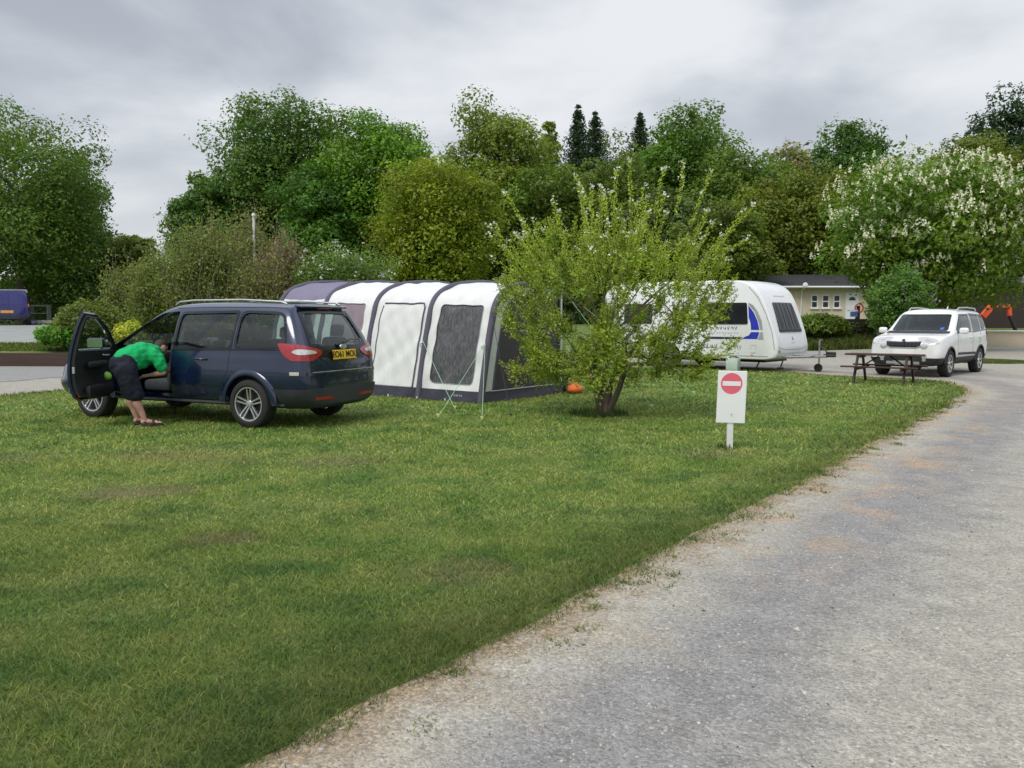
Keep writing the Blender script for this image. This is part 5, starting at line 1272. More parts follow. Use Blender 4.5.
# beige wall and dark boarded shed on the right, orange machine arm showing over it
bw = empty('beige_wall', (at(940, 340, 43.7).x, 43.9, 0)); tag(bw, 'low beige panelled wall at the end of the drive on the right', 'wall')
MB().box((.48, .30, .40), (.96, .10, .82)).build('recessed_panel', pm('brownish_beige_board', (.45, .37, .27), .85, 0, .08, 1, .2, 20), bw)
MB().box((8.5, 0, .39), (15.0, .14, .80), bev=.01).build('panel', M['beige_wall'], bw); MB().box((8.0, .12, .815), (16.2, .62, .06), bev=.01).build('coping', M['white_post'], bw)
MB().box((.99, .15, .39), (.02, .4, .78)).build('return_panel', M['beige_wall'], bw)
sh = empty('boarded_shed', (at(985, 330, 49).x + 4.6, 49, .3)); tag(sh, 'long dark brown boarded shed under the flowering chestnut tree', 'shed')
MB().box((5, 2, 1.5), (22, 4, 3.2)).build('wall', M['brown_shed'], sh)
MB().prism([(-.3, 3.1), (-.3, 3.2), (2, 3.7), (4.3, 3.2), (4.3, 3.1)], (-6.3, 16.3), lambda u, v, w_: (w_, u, v)).build('roof', M['roof_dark'], sh)
da = empty('digger', (at(975, 330, 46.4).x, 46.4, .35)); tag(da, 'orange jointed digger arm showing above the beige wall', 'digger')
def dp(px, py): q = at(px, py, 46.4); return Vector((q.x - da.location.x, 0, q.z - .35))
def bar(name, pts, w_, dy=0):
    mb = MB()
    for a, b in zip(pts[:-1], pts[1:]):
        a, b = dp(*a), dp(*b); d = b - a; mb.box((a + b) / 2 + Vector((0, dy, 0)), (d.length + w_ * .5, .22, w_), rot=(0, -math.atan2(d.z, d.x), 0), bev=.02)
    return mb.build(name, M['orange'], da)
bar('bucket', [(983.5, 315.5), (991.5, 306.5)], .34); bar('bucket_link', [(992, 305), (997, 306.5)], .16, .02); bar('dipper', [(1002, 306.3), (1010, 306.3)], .17, .02); bar('boom', [(1009, 307), (1009.5, 315)], .20)
MB().tube([dp(994, 303.5) + Vector((0, .0, 0)), dp(1004, 304.8)], .05, 6).build('ram', M['galv'], da)
cbn = MB(); cbn.box(dp(1030, 336) + Vector((.4, 0, -.6)), (2.4, 1.6, 1.2), bev=.1, seg=2); cbn.build('body', M['darkgrey'], da)
tk = MB(); tk.box((1.9, 0, .05), (2.8, 1.8, .45), bev=.2, seg=3); tk.build('track', M['tyre'], da)
MB().tube([dp(1009.5, 316), dp(1018, 336)], .10, 8).build('boom_base', M['black'], da)

# low brown plank wall on the left and poles
pw = empty('plank_wall', (-24, 26.22, 0), R(-3)); tag(pw, 'low brown timber plank wall holding back the grass bank on the left', 'wall')
for k in range(9): MB().box((-4 + k * 2.6, 0, .205), (2.585, .06, .43), bev=.008).build('plank', M['wood_wall'], pw)
for k in range(10): MB().box((-5.3 + k * 2.6, .06, .20), (.1, .1, .40)).build('post', M['wood_dark'], pw)
ke = MB()
def pole(px, y1, d, r, mat, label, base):
    q = at(px, y1, d); o = empty('flag_pole', (q.x, d, base)); tag(o, label, 'pole')
    MB().tube([(0, 0, 0), (0, 0, (q.z - base) * .5), (0, 0, q.z - base)], [r * 1.15, r, r * .75], 10).build('shaft', mat, o, 60)
    MB().lathe([(.001, q.z - base + .12), (r * 1.2, q.z - base + .06), (r * 1.2, q.z - base), (r * .5, q.z - base - .02)], 'Z', 12).build('finial', mat, o, 60)
pole(253.5, 216, 30.6, .06, M['pole_white'], 'slim white pole rising out of the thin scrub beside the big dark tree', .45); pole(762, 249, 60, .12, M['pole_pink'], 'short weathered pinkish pole rising behind the chalet roof', 1.3)
# ---------------------------------------------------------------- trees and shrubs
M['leaf'] = leafmat('foliage', (2.15, 2.0, 1.65), .38, .5); M['leaf_gloss'] = leafmat('glossy_foliage', (1, 1, 1), .25, .4)
m, t = nt('blossom_petals'); out = N(t, 'ShaderNodeOutputMaterial'); a_ = N(t, 'ShaderNodeAttribute'); a_.attribute_name = 'tint'; d1 = N(t, 'ShaderNodeBsdfDiffuse'); t1 = N(t, 'ShaderNodeBsdfTranslucent')
L(t, a_.outputs['Color'], d1.inputs[0]); L(t, a_.outputs['Color'], t1.inputs[0]); s_ = N(t, 'ShaderNodeMixShader'); s_.inputs[0].default_value = .3; L(t, d1.outputs[0], s_.inputs[1]); L(t, t1.outputs[0], s_.inputs[2]); L(t, s_.outputs[0], out.inputs[0]); M['petal'] = m
def unit(v): return v / np.maximum(np.linalg.norm(v, axis=1, keepdims=True), 1e-9)
def rdir(n): return unit(rng.normal(size=(n, 3)))
def leaf_mesh(P, Nn, size, tint, name, mat, parent, aspect=.62, long_axis=None):
    """one kite-shaped, slightly folded leaf per point"""
    n = len(P); a = long_axis if long_axis is not None else rdir(n)
    a = unit(a - Nn * np.sum(a * Nn, 1, keepdims=True)); b = np.cross(Nn, a); s = np.asarray(size).reshape(-1, 1) * np.ones((n, 1))
    V = np.empty((n, 4, 3)); fold = Nn * s * .12
    V[:, 0] = P - a * s * .5; V[:, 1] = P + b * s * aspect * .5 + fold - a * s * .05; V[:, 2] = P + a * s * .55; V[:, 3] = P - b * s * aspect * .5 + fold - a * s * .05
    i = np.arange(n) * 4; F = np.vstack([np.stack([i, i + 1, i + 2], 1), np.stack([i, i + 2, i + 3], 1)])
    return npmesh(name, V.reshape(-1, 3), F, mat, parent, col=np.repeat(tint, 4, 0))
def mix_tint(n, base, var=.28, hue=.07):
    g = rng.uniform(1 - var, 1 + var, (n, 1)); h = rng.uniform(-hue, hue, (n, 1))
    return np.clip(np.array(base)[None] * g * np.hstack([1 + h * 1.6, 1 + h * .3, 1 - h * .5]), 0, 1)
def clump_leaves(C, Rr, per, size, base, shell=.55, droop=.0, cvar=.28, var=.25):
    """leaves spread in the outer part of each clump"""
    k = len(C); n = k * per; ci = np.repeat(np.arange(k), per); d = rdir(n)
    rad = (shell + (1 - shell) * rng.uniform(0, 1, (n, 1)) ** .6)
    low = rng.normal(size=(k, 3)); bump_ = 1 + .22 * np.sin(3.1 * d[:, :1] * low[ci][:, :1] * 3 + 5 * d[:, 1:2]) * np.cos(4 * d[:, 2:3] + low[ci][:, 1:2] * 3)
    P = C[ci] + d * Rr[ci] * rad * bump_; P[:, 2] -= droop * rng.uniform(0, 1, n) * Rr[ci][:, 2]
    nn = unit(d * .6 + rdir(n) * .7 + np.array([0, 0, .55]))
    tc_ = rng.uniform(1 - cvar, 1 + cvar, (k, 1)) * np.hstack([1 + rng.uniform(-.10, .10, (k, 1)), np.ones((k, 1)), 1 + rng.uniform(-.15, .15, (k, 1))])
    return P, nn, size * rng.uniform(.6, 1.35, n), np.clip(mix_tint(n, base, var) * tc_[ci], 0, 1)
def limb(mb, a, b, r0, r1, bend=.15, seg=6, n=6):
    a = Vector(a); b = Vector(b); L_ = (b - a).length; o = Vector(tuple(rng.normal(size=3))) * L_ * bend * .5; o.z = abs(o.z) * .5
    pts = []
    for i in range(seg + 1):
        k = i / seg; pts.append(a.lerp(b, k) + o * math.sin(math.pi * k) + Vector((0, 0, L_ * .06 * math.sin(math.pi * k))))
    mb.tube(pts, [r0 + (r1 - r0) * (i / seg) ** .8 for i in range(seg + 1)], n)
    return pts
def crown_clumps(cx, cy, z0, z1, rx, ry, k, cr, shape='round', jag=.22):
    zc = (z0 + z1) / 2; rz = (z1 - z0) / 2; ph = rng.uniform(0, 6.28, 6); ko = int(k * .62); C = []; S = []
    for q in range(k):
        if q < ko:   # outer layer, evenly spread with jitter
            z = 1 - 2 * (q + .5) / ko; a = q * 2.39996 + ph[5]; rr = math.sqrt(1 - z * z); d = np.array([rr * math.cos(a), rr * math.sin(a), z]) + rng.normal(size=3) * .10; r = rng.uniform(.80, 1.0)
        else: d = rdir(1)[0]; r = rng.uniform(.1, .85) ** .6
        th = math.atan2(d[1], d[0]); j = 1 + jag * (math.sin(2 * th + ph[0]) * .4 + math.sin(3 * th + ph[1] + 3 * d[2]) * .4 + math.sin(5 * d[2] + ph[2] + th) * .35) * (1 - .5 * abs(d[2]))
        x, y, z = d * r * j; sc = 1.
        if shape == 'cone': w_ = max(.05, (1 - (z + 1) / 2)) ** .9 * 1.15; x *= w_ / max(.35, math.sqrt(max(.05, 1 - z * z))); y *= w_ / max(.35, math.sqrt(max(.05, 1 - z * z))); sc = .30 + .75 * w_
        if shape == 'round': w_ = 1 + .28 * max(0, z) ** 1.5; x *= w_; y *= w_
        if shape == 'dome': z = z if z > -.25 else z * .75; w_ = 1 + .12 * max(0, -z); x *= w_; y *= w_
        if shape == 'tall': w_ = 1 - .25 * max(0, z); x *= w_; y *= w_
        C.append((cx + x * (rx - cr * .6), cy + y * (ry - cr * .6), zc + z * (rz - cr * .5))); S.append(sc)
    C = np.array(C); Rr = np.column_stack([np.full(k, cr), np.full(k, cr), np.full(k, cr * .78)]) * rng.uniform(.65, 1.25, (k, 1)) * np.array(S)[:, None]
    D = np.linalg.norm(C[:, None] - C[None], axis=2) + np.eye(len(C)) * 99; near_ = np.sort(D, axis=1)[:, min(2, len(C) - 1)]; kp = near_ < 2.0 * cr
    return (C[kp], Rr[kp]) if kp.sum() > 6 else (C, Rr)
def tree(name, label, cat, cx, cy, zb, z0, z1, rx, ry, k, cr, per, size, base, shape='round', trunk_r=.3, group=None, mat='leaf', bark='bark', cvar=.28, jag=.22, blossom=None, core=None, limbs=14):
    o = empty(name, (cx, cy, zb)); tag(o, label, cat, group)
    C, Rr = crown_clumps(0, 0, z0 - zb, z1 - zb, rx, ry, k, cr, shape, jag)
    P, nn, s, tn = clump_leaves(C, Rr, per, size, base, cvar=cvar)
    P[:, 2] = np.maximum(P[:, 2], .15)
    # sparse single sprays breaking the outline
    m_ = len(P) // 10; i = rng.integers(0, len(P), m_); cen = np.array([0, 0, (z0 + z1) / 2 - zb]); dd_ = unit(P[i] - cen); P2 = P[i] + dd_ * rng.uniform(.05, .36, (m_, 1)) * cr
    P = np.vstack([P, P2]); nn = np.vstack([nn, nn[i]]); s = np.concatenate([s, s[i] * .8]); tn = np.vstack([tn, tn[i]])
    leaf_mesh(P, nn, s, tn, 'crown', M[mat], o)
    mb = MB(); H = z1 - zb; top = Vector((0, 0, H * (.8 if shape != 'cone' else .97)))
    pts = limb(mb, (0, 0, 0), top, trunk_r, trunk_r * .15, .04, 8, 8)
    for q in range(limbs):
        c = Vector(C[rng.integers(0, len(C))]); zt_ = max(.12 * H, min(H * .7, c.z - .5 * math.hypot(c.x, c.y))); f = min(7.99, zt_ / top.z * 8); a = pts[int(f)]
        limb(mb, a, c, trunk_r * .38, .02, .15, 5, 5)
    mb.build('trunk', M[bark], o, 60)
    if blossom:
        m_, col, sz, kind = blossom
        i = rng.integers(0, len(C), m_ * 4); d = rdir(m_ * 4); d[:, 2] = np.abs(d[:, 2]) * .8 + .1 * d[:, 2]; d = unit(d)
        Pb = C[i] + d * Rr[i] * 1.02; out_d = unit(Pb - cen); kk = np.sum(d * out_d, 1) > .15; Pb = Pb[kk][:m_]; nb = len(Pb)
        if kind == 'candle':   # upright cones of small florets
            per_ = 11; ci = np.repeat(np.arange(nb), per_); h = rng.uniform(0, 1, nb * per_); th = rng.uniform(0, 6.28, nb * per_); rr = (1 - h) * sz * .26 + .015
            Q = Pb[ci] + np.column_stack([rr * np.cos(th), rr * np.sin(th), h * sz]); nq = unit(np.column_stack([np.cos(th), np.sin(th), .5 + 0 * th]))
            leaf_mesh(Q, nq, sz * .34 * rng.uniform(.7, 1.2, len(Q)), mix_tint(len(Q), col, .08, .03), 'blossom', M['petal'], o, .9)
        else:
            per_ = 5; ci = np.repeat(np.arange(nb), per_); Q = Pb[ci] + rng.normal(size=(nb * per_, 3)) * sz * .6
            leaf_mesh(Q, unit(rdir(len(Q)) + [0, 0, .6]), sz * rng.uniform(.7, 1.2, len(Q)), mix_tint(len(Q), col, .08, .03), 'blossom', M['petal'], o, .9)
    return o
WG_ = 'trees of the wood behind the pitches'
def T(px, d, ytop, ybot, hw, base, label, shape='round', name='tree', cr=None, per=150, size=None, dens_=1.0, ry=None, **kw):
    cx = at(px, 300, d).x; z1 = at(px, ytop, d).z; z0 = at(px, ybot, d).z; rx = hw / FPX * d; zb = float(terr(cx, d))
    cr = cr or max(.55, rx * .25); size = size or d * .0040
    if kw.get('group') == WG_: rx *= 1.10
    k = int(dens_ * 2.3 * (rx * rx * (z1 - z0) / 2 / cr ** 3)) + 12
    if k > 190: cr *= (k / 190) ** (1 / 3) * 1.03; per = int(per * 1.12 * (k / 190) ** .5); k = 190
    return tree(name, label, kw.pop('cat', 'tree'), cx, d, zb, max(z0, zb + .2), z1, rx, ry or rx, k, cr, per, size, base, shape, kw.pop('trunk_r', rx * .055 + .08), **kw)
G1 = (.060, .108, .018); G2 = (.065, .135, .020); OL = (.105, .135, .022); YO = (.135, .150, .020); DK = (.022, .052, .018); MG = (.055, .115, .025); PO = (.12, .15, .05); SP = (.020, .042, .020)
WG = 'trees of the wood behind the pitches'
T(20, 52, 112, 301, 90, (.060, .108, .022), 'large dark green broadleaf tree behind the blue van', per=240, dens_=1.3, size=.20)
T(132, 60, 232, 318, 30, (.09, .12, .035), 'small loose olive tree right of the large dark tree behind the van', dens_=.7)
T(66, 60, 170, 310, 42, (.05, .095, .03), 'mid green tree half hidden behind the large dark tree by the van')
T(284, 60, 94, 305, 58, (.052, .100, .022), 'tall dark green oak, highest tree left of the wood, above the navy car', per=190, dens_=1.3, group=WG)
T(212, 58, 178, 305, 38, (.055, .11, .028), 'rounded lower green tree on the left flank of the tall dark oak', group=WG)
T(378, 58, 107, 305, 62, (.070, .142, .018), 'bright green broadleaf tree left of the olive tree behind the awning', per=190, dens_=1.3, group=WG)
T(322, 55, 165, 305, 40, (.050, .115, .022), 'green spreading tree low between the tall oak and the bright tree', group=WG)
T(436, 50, 160, 300, 58, (.112, .150, .016), 'yellow green round tree directly above the white awning', per=190, dens_=1.2, group=WG)
T(498, 66, 104, 300, 66, (.095, .140, .028), 'tall light olive tree with feathery top behind the yellow green tree', 'tall', per=180, dens_=1.2, group=WG, cvar=.2)
T(546, 62, 165, 305, 44, (.082, .125, .026), 'olive green tree between the feathery tree and the dark spruces', group=WG)
def spruce(px, d, ytop, hw, label):
    cx = at(px, 300, d).x; zb = float(terr(cx, d)); H = at(px, ytop, d).z - zb; Rm = hw / FPX * d * 1.5
    o = empty('spruce_tree', (cx, d, zb)); tag(o, label, 'tree', 'dark spruces rising above the wood'); mb = MB(); mb.tube([(0, 0, 0), (0, 0, H * .5), (0, 0, H)], [.3, .18, .02], 7); P = []
    for q in range(46):
        z = H - .25 - .30 * q - rng.uniform(0, .2); r = min(3.4, (H - z) * .36 * Rm / 2.6) * rng.uniform(.75, 1.2) + .08; nb_ = 10
        for j in range(nb_):
            a = 2 * math.pi * j / nb_ + q * .7 + rng.normal() * .15; rr = r * rng.uniform(.75, 1.12)
            if q % 3 == 0: mb.tube([(0, 0, z), (rr * .8 * math.cos(a), rr * .8 * math.sin(a), z - rr * .22)], [.03, .01], 3)
            m_ = int(8 + rr * 15); f = rng.uniform(.08, 1.05, m_); w_ = rr * .12 + .06
            P.append(np.column_stack([rr * f * math.cos(a), rr * f * math.sin(a), z - rr * .28 * f + .10 * rr * f * f]) + rng.normal(size=(m_, 3)) * np.column_stack([w_, w_, w_ * .8]))
    P = np.vstack(P); n = len(P); mb.build('trunk', M['bark'], o, 60)
    leaf_mesh(P, unit(rdir(n) * .8 + [0, 0, .6]), .30 * rng.uniform(.6, 1.3, n), mix_tint(n, (.020, .040, .022), .3), 'crown', M['leaf'], o, .4)
spruce(577, 80, 104, 17, 'dark pointed spruce, left one of the pair above the wood')
spruce(594, 83, 110, 19, 'dark pointed spruce, right one of the pair above the wood')
spruce(638, 82, 110, 17, 'dark narrow spruce standing alone left of the round green tree')
T(548, 86, 118, 300, 16, PO, 'thin pale half bare tree beside the spruce pair', 'tall', dens_=.5, per=70, group=WG)
T(682, 72, 110, 300, 52, (.064, .122, .024), 'full green tree with broad rounded top above the blossoming tree', per=180, dens_=1.2, group=WG)
T(612, 66, 156, 305, 50, (.075, .115, .026), 'dull olive tree behind the left half of the blossoming tree', group=WG)
T(665, 60, 190, 305, 50, (.055, .085, .022), 'dim green low tree behind the blossoming tree', group=WG)
T(738, 66, 150, 300, 48, (.070, .118, .024), 'green tree behind the right shoulder of the blossoming tree', group=WG)
T(786, 76, 142, 300, 38, (.13, .145, .065), 'pale thinly leafed tree in the gap before the larch', 'tall', dens_=.55, per=70, group=WG, bark='bark_pale')
T(846, 74, 122, 300, 46, (.052, .108, .030), 'green larch with layered crown left of the flowering chestnut', 'tall', dens_=1.1, group=WG)
T(800, 60, 168, 300, 56, (.088, .118, .020), 'olive brown spreading tree behind the chalet roof', per=170, dens_=1.2, group=WG)
T(722, 54, 205, 300, 40, (.078, .112, .020), 'olive tree behind the caravan roof', group=WG)
T(866, 60, 170, 300, 34, (.06, .105, .025), 'mid green tree tucked against the left side of the chestnut', group=WG)
T(1006, 66, 94, 300, 46, (.020, .045, .020), 'very dark pine at the right edge of the photo', per=170, dens_=1.1, name='pine_tree')
T(966, 60, 134, 300, 44, (.085, .110, .026), 'olive green tree between the dark pine and the chestnut crown', group=WG)
T(1075, 58, 130, 300, 50, G1, 'green tree beyond the right edge behind the chestnut', group=WG)
T(-95, 58, 130, 305, 60, G1, 'green tree standing left of the large dark tree')
# the flowering chestnut on the right
T(936, 39, 158, 314, 101, (.072, .128, .018), 'broad horse chestnut covered in cream candle blossoms behind the white car', 'round', name='chestnut_tree', cr=1.0, per=230, dens_=1.2, size=.19, blossom=(2300, (.82, .82, .60), .27, 'candle'), trunk_r=.38, cvar=.22, jag=.10, ry=4.6)
# shrubs
def shrub(px, d, ytop, ybot, hw, base, label, shape='round', **kw):
    return T(px, d, ytop, ybot, hw, base, label, shape, name=kw.pop('name', 'shrub'), cat='shrub', cr=kw.pop('cr', max(.28, hw / FPX * d * .30)), trunk_r=kw.pop('trunk_r', .05), size=kw.pop('size', d * .0032), **kw)
shrub(900, 33, 270, 342, 32, (.060, .125, .028), 'rounded green lilac bush in front of the chalet door', blossom=(60, (.42, .30, .46), .10, 'dot'), per=220, dens_=1.4)
shrub(343, 30, 247, 320, 54, (.075, .125, .035), 'hawthorn bush dotted with white blossom behind the awning', blossom=(170, (.78, .76, .76), .075, 'dot'), per=220, dens_=1.4)
shrub(93, 27.5, 303, 352, 35, (.085, .115, .028), 'clipped olive green bush behind the open car door', 'dome', per=260, dens_=1.5)
shrub(62, 26.9, 326, 352, 24, (.085, .20, .035), 'low bright green leafy shrub above the plank wall', per=200, size=.13)
shrub(126, 27, 322, 345, 14, (.22, .26, .045), 'small yellow green shrub showing past the car windscreen', per=160)
shrub(822, 40, 314, 350, 24, (.080, .125, .022), 'clipped green hedge bush in front of the chalet wall', 'dome', per=260, dens_=1.5)
shrub(800, 41, 318, 350, 18, (.090, .130, .026), 'green hedge bush nearest the caravan nose', per=240, dens_=1.4)
shrub(841, 40.5, 322, 350, 8, (.10, .15, .03), 'little round clipped yellow green topiary ball beside the hedge', per=260, dens_=1.4)
shrub(862, 42, 328, 350, 26, (.045, .055, .025), 'dark brownish shrub along the low timber fence', per=200)
shrub(1002, 41, 322, 332, 4, (.08, .12, .03), 'tuft of green growing by the beige wall') if False else None
# thin half bare scrub behind the navy car
def scrub(px, d, ytop, hw, base, label, stems=60, leaves=3500, bark='bark_pale', blossom=None):
    cx = at(px, 300, d).x; H = at(px, ytop, d).z; zb = float(terr(cx, d)); H -= zb; rx = hw / FPX * d
    o = empty('shrub', (cx, d, zb)); tag(o, label, 'shrub', 'thin scrub bushes behind the navy car'); mb = MB(); P = []
    for i in range(stems):
        a = rng.uniform(0, 6.28); r = math.sqrt(rng.uniform(0, 1)); h = H * (1 - .45 * r * r) * rng.uniform(.75, 1.08); tx, ty = rx * r * math.cos(a), rx * .6 * r * math.sin(a)
        pts = limb(mb, (tx * .35, ty * .35, 0), (tx, ty, h), .020, .005, .10, 6, 4)
        for q in range(7):
            j = rng.integers(1, 6); b = pts[j]; e = b + Vector((rng.normal() * .35, rng.normal() * .35, abs(rng.normal()) * .55 + .25)); mb.tube([b, b.lerp(e, .5) + Vector((.03, 0, .03)), e], [.010, .007, .004], 3)
            for w_ in range(4): P.append(tuple(b.lerp(e, rng.uniform(.2, 1))))
        for q in range(10): j = rng.integers(1, 7); P.append(tuple(pts[j]))
    mb.build('branches', M[bark], o); P = np.array(P); leaves = int(leaves * 3.2); i = rng.integers(0, len(P), leaves); Q = P[i] + rng.normal(size=(leaves, 3)) * .16; Q[:, 2] = np.maximum(Q[:, 2], .05)
    leaf_mesh(Q, unit(rdir(leaves) + [0, 0, .5]), d * .0032 * rng.uniform(.6, 1.3, leaves), mix_tint(leaves, base, .3, .2), 'leaves', M['leaf'], o)
    if blossom:
        i = rng.integers(0, len(P), blossom); leaf_mesh(P[i], rdir(blossom), .09, mix_tint(blossom, (.55, .45, .48), .1), 'blossom', M['petal'], o, .9)
scrub(165, 30, 254, 34, (.105, .140, .040), 'thin olive scrub bush rising behind the car bonnet', 60, 4200)
scrub(205, 29, 220, 42, (.105, .140, .040), 'tall half bare scrub bush left of the white pole', 90, 5200)
scrub(250, 31, 212, 34, (.115, .132, .050), 'brownish twiggy scrub bush around the white pole', 80, 4000)
scrub(287, 30, 236, 26, (.13, .115, .075), 'pinkish brown twiggy scrub bush beside the white blossomed hawthorn', 60, 2800, blossom=160)
scrub(258, 28.6, 258, 28, (.11, .125, .045), 'low olive scrub bush hiding the foot of the white pole', 50, 2600)
scrub(135, 33, 268, 30, (.10, .125, .045), 'low dull green scrub bush behind the open door', 50, 3800)
# dim wood filling in behind the named trees: one uncountable mass
def mass(name, label, xs, y0, y1, hfun, n, size, base, kind='stuff'):
    x = rng.uniform(xs[0], xs[1], n); y = rng.uniform(y0, y1, n); g = terr(x, y); h = hfun(x) * (1 + .14 * np.sin(x * .55 + 1.3 * np.sin(x * .21)) + .08 * np.sin(x * 1.9 + y))
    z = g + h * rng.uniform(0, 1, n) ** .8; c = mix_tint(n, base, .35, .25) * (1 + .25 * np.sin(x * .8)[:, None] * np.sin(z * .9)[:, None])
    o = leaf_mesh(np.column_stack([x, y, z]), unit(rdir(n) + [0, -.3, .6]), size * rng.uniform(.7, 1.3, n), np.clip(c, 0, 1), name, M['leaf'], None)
    tag(o, label, 'woodland' if 'wood' in name else 'undergrowth', kind=kind); return o
mass('woods', 'dense far wood closing the view behind the individual trees', (-24, 62), 74, 92, lambda x: np.interp(x, [-26, -20, 0, 62], [4, 10, 13, 13]), 70000, .50, (.062, .104, .024))
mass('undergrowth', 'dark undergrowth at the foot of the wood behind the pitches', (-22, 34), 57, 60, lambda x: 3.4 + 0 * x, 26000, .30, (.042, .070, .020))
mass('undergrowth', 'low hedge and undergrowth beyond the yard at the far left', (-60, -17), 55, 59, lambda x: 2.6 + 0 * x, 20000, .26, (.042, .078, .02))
mass('far_woods', 'distant low line of trees on the horizon to the left', (-120, -24), 110, 125, lambda x: 6 + 0 * x, 14000, 1.1, (.055, .085, .035))
# pale stones edging the yard
for i in range(16):
    bm = bmesh.new(); bmesh.ops.create_icosphere(bm, subdivisions=2, radius=.22)
    for v in bm.verts: v.co = Vector((v.co.x * 1.3, v.co.y, v.co.z * .8)) * (1 + .18 * math.sin(9 * v.co.x + i) * math.cos(7 * v.co.y + 2 * i))
    me = bpy.data.meshes.new('edging_stone'); bm.to_mesh(me); bm.free(); q = at(27 + i * 3.3, 322, 49.5); o = link('edging_stone', me, M['stone'], None, 50)
    o.location = (q.x, 49.5, float(terr(q.x, 49.5)) + .12); o.rotation_euler = (0, 0, i); tag(o, 'pale boulder in the row edging the far side of the yard beside the van', 'stone', 'pale boulders edging the yard')
tb = empty('bench', (at(41, 305, 54).x, 54, 1.35)); tag(tb, 'pale horizontal rail bench under the large dark tree beyond the yard', 'bench')
MB().box((0, 0, .95), (1.3, .06, .10)).build('backrest', M['stone'], tb); MB().box((0, -.25, .45), (1.3, .4, .06)).build('seat', M['stone'], tb)
for x in (-.55, .55): MB().box((x, -.1, .45), (.08, .4, .95)).build('leg', M['stone'], tb)

# ================================================================ the small blossoming tree in the lawn
ft = empty('blossom_tree', (1.43, 12.8, 0)); tag(ft, 'small multi stemmed tree with fresh green shoots and white blossom tips in the lawn', 'tree')
rng = np.random.default_rng(21)
mb = MB(); stems = []
for i in range(6):
    a = i * 1.05 + rng.uniform(-.3, .3); r = .07; b = Vector((r * math.cos(a), r * math.sin(a), 0)); e = Vector((.42 * math.cos(a) + .05, .38 * math.sin(a), .85 + rng.uniform(-.1, .35)))
    pts = limb(mb, b, e, .055, .032, .12, 6, 7); stems.append(pts)
mb.tube([(0, 0, -.05), (0, 0, .18), (.02, 0, .42)], [.15, .115, .07], 9)
nodes = []; cx_, cz_ = .10, 1.72
for i in range(250):
    d = rdir(1)[0]; r = rng.uniform(.25, 1) ** .5
    p = Vector((cx_ + d[0] * 1.88 * r, d[1] * 1.50 * r, cz_ + d[2] * 1.22 * r))
    if i % 5 == 0: p.z = rng.uniform(.5, 1.15)
    if p.z < .50: p.z = .50 + rng.uniform(0, .3)
    lim = .95 + (p.z - .3) * 1.25
    hr = math.hypot(p.x, p.y)
    if hr > lim: p.x *= lim / hr; p.y *= lim / hr
    nodes.append(p)
nodes.sort(key=lambda q: (q - Vector((0, 0, .5))).length)
joined = [(q, .3) for s_ in stems for q in s_[3:]]
for i, p in enumerate(nodes):
    dc = (p - Vector((0, 0, .5))).length
    best, dep = min(joined, key=lambda c: (c[0] - p).length * (1.0 + .6 * max(0, (c[0] - Vector((0, 0, .5))).length - dc)) + .10 * c[1])
    r0_ = max(.004, .015 - .0055 * dc); limb(mb, best, p, r0_ + .003, r0_ * .7, .14, 4, 5); joined.append((p, dep + 1))
mb.build('trunk', M['bark'], ft, 60)
sh_ = MB(); LP, LA, tips = [], [], []; LT_ = []
cen = Vector((0, 0, .9))
def shoot(p, d, ln, fresh):
    pts = [p]; q = p.copy(); dd = d.copy()
    for j in range(5): dd = (dd + Vector((rng.normal() * .06, rng.normal() * .06, .03))).normalized(); q = q + dd * ln / 5; pts.append(q.copy())
    sh_.tube(pts, [.006, .005, .005, .004, .003, .002], 3, cap=False)
    n_ = int(ln / .0075)
    for j in range(n_):
        k = j / n_; i0 = min(4, int(k * 5)); b = pts[i0].lerp(pts[i0 + 1], k * 5 - i0); o = Vector(tuple(rng.normal(size=3))); o = (o - dd * o.dot(dd)).normalized()
        LP.append(tuple(b + o * rng.uniform(.012, .035))); LA.append(tuple(o * .8 + dd * .7)); LT_.append(fresh)
    return pts[-1]
for p in nodes:
    out_d = (p - cen).normalized()
    for q in range(3):
        d = (out_d * .9 + Vector((0, 0, .75)) + Vector(tuple(rng.normal(size=3))) * .45).normalized()
        shoot(p, d, rng.uniform(.18, .42), rng.uniform(.75, 1.1))
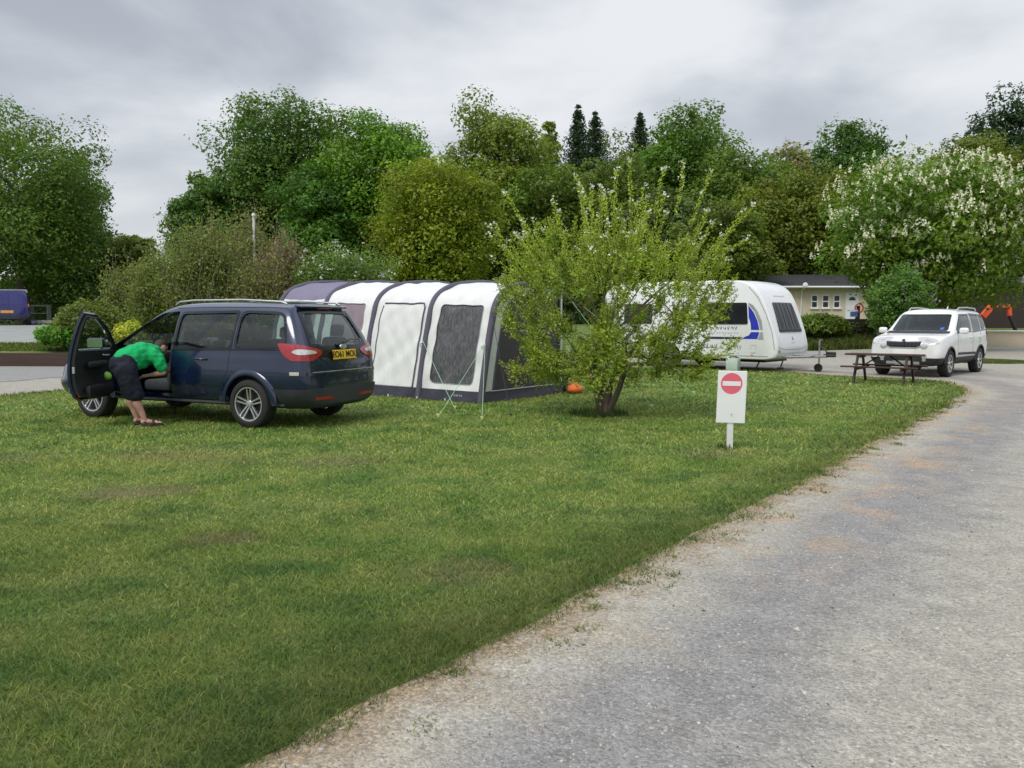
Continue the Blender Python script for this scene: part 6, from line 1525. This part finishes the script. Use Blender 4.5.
# long upright shoots making the spiky top
for i in range(58):
    a = rng.uniform(0, 6.28); r = math.sqrt(rng.uniform(0, 1)); x, y = cx_ + 1.30 * r * math.cos(a), 1.15 * r * math.sin(a); z = 2.45 - .62 * r * r + rng.uniform(-.25, .15)
    d = Vector((.52 * x + rng.normal() * .10, .4 * y + rng.normal() * .1, 1 - .25 * r)).normalized(); t_ = shoot(Vector((x, y, z)), d, rng.uniform(.6, 1.35) * (1.1 - .25 * r), rng.uniform(1.0, 1.25)); tips.append(t_)
for px_, py_, tx, ty in ((508, 192, 540, 250), (488, 239, 535, 275), (575, 190, 590, 240), (750, 213, 700, 262), (755, 208, 712, 250), (717, 172, 690, 225), (662, 168, 655, 215), (490, 262, 540, 285), (628, 160, 632, 205), (746, 240, 695, 270), (568, 176, 600, 232), (520, 240, 560, 275), (690, 165, 676, 215)):
    dep = 12.8 + rng.uniform(-.5, .5); e_ = at(px_, py_, dep) - Vector((1.43, 12.8, 0)); b_ = at(tx, ty, 12.8) - Vector((1.43, 12.8, 0)); limb(sh_, Vector((.05, 0, 1.2)), b_, .014, .006, .15, 5, 4); tips.append(shoot(b_, (e_ - b_).normalized(), (e_ - b_).length, 1.15))
sh_.build('branches', M['bark'], ft)
# leafy sprays filling the body
C = np.array([tuple(p) for p in nodes] + [(rng.normal() * .28, rng.normal() * .28, rng.uniform(.45, 1.5)) for _ in range(26)]); k = len(C); P2, n2, s2, t2 = clump_leaves(C, np.full((k, 3), .18) * rng.uniform(.6, 1.3, (k, 1)), 95, .050, (.145, .200, .034), shell=.15, cvar=.22)
kp = P2[:, 2] > .28; P2, n2, s2, t2 = P2[kp], n2[kp], s2[kp], t2[kp]
LP = np.array(LP); LA = unit(np.array(LA)); n = len(LP); nn = unit(np.cross(LA, rdir(n)) + np.array([0, 0, .5])); fr = np.array(LT_)[:, None]
tt = mix_tint(n, (.185, .245, .042), .2) * fr
leaf_mesh(np.vstack([LP, P2]), np.vstack([nn, n2]), np.concatenate([.044 * rng.uniform(.6, 1.25, n), s2]), np.vstack([np.clip(tt, 0, 1), t2]), 'crown', M['leaf'], ft, .5, long_axis=np.vstack([LA, rdir(len(P2))]))
tips_ = np.array([tuple(p) for p in tips]); extra = LP[rng.integers(0, n, 90)]; extra = extra[extra[:, 2] > 1.1]; Tp = np.vstack([np.repeat(tips_, 9, 0), np.repeat(extra, 6, 0)])
nb = len(Tp); leaf_mesh(Tp + rng.normal(size=(nb, 3)) * .026, unit(rdir(nb) + [0, 0, .5]), .038 * rng.uniform(.7, 1.2, nb), mix_tint(nb, (.80, .80, .74), .06, .02), 'blossom', M['petal'], ft, .9)
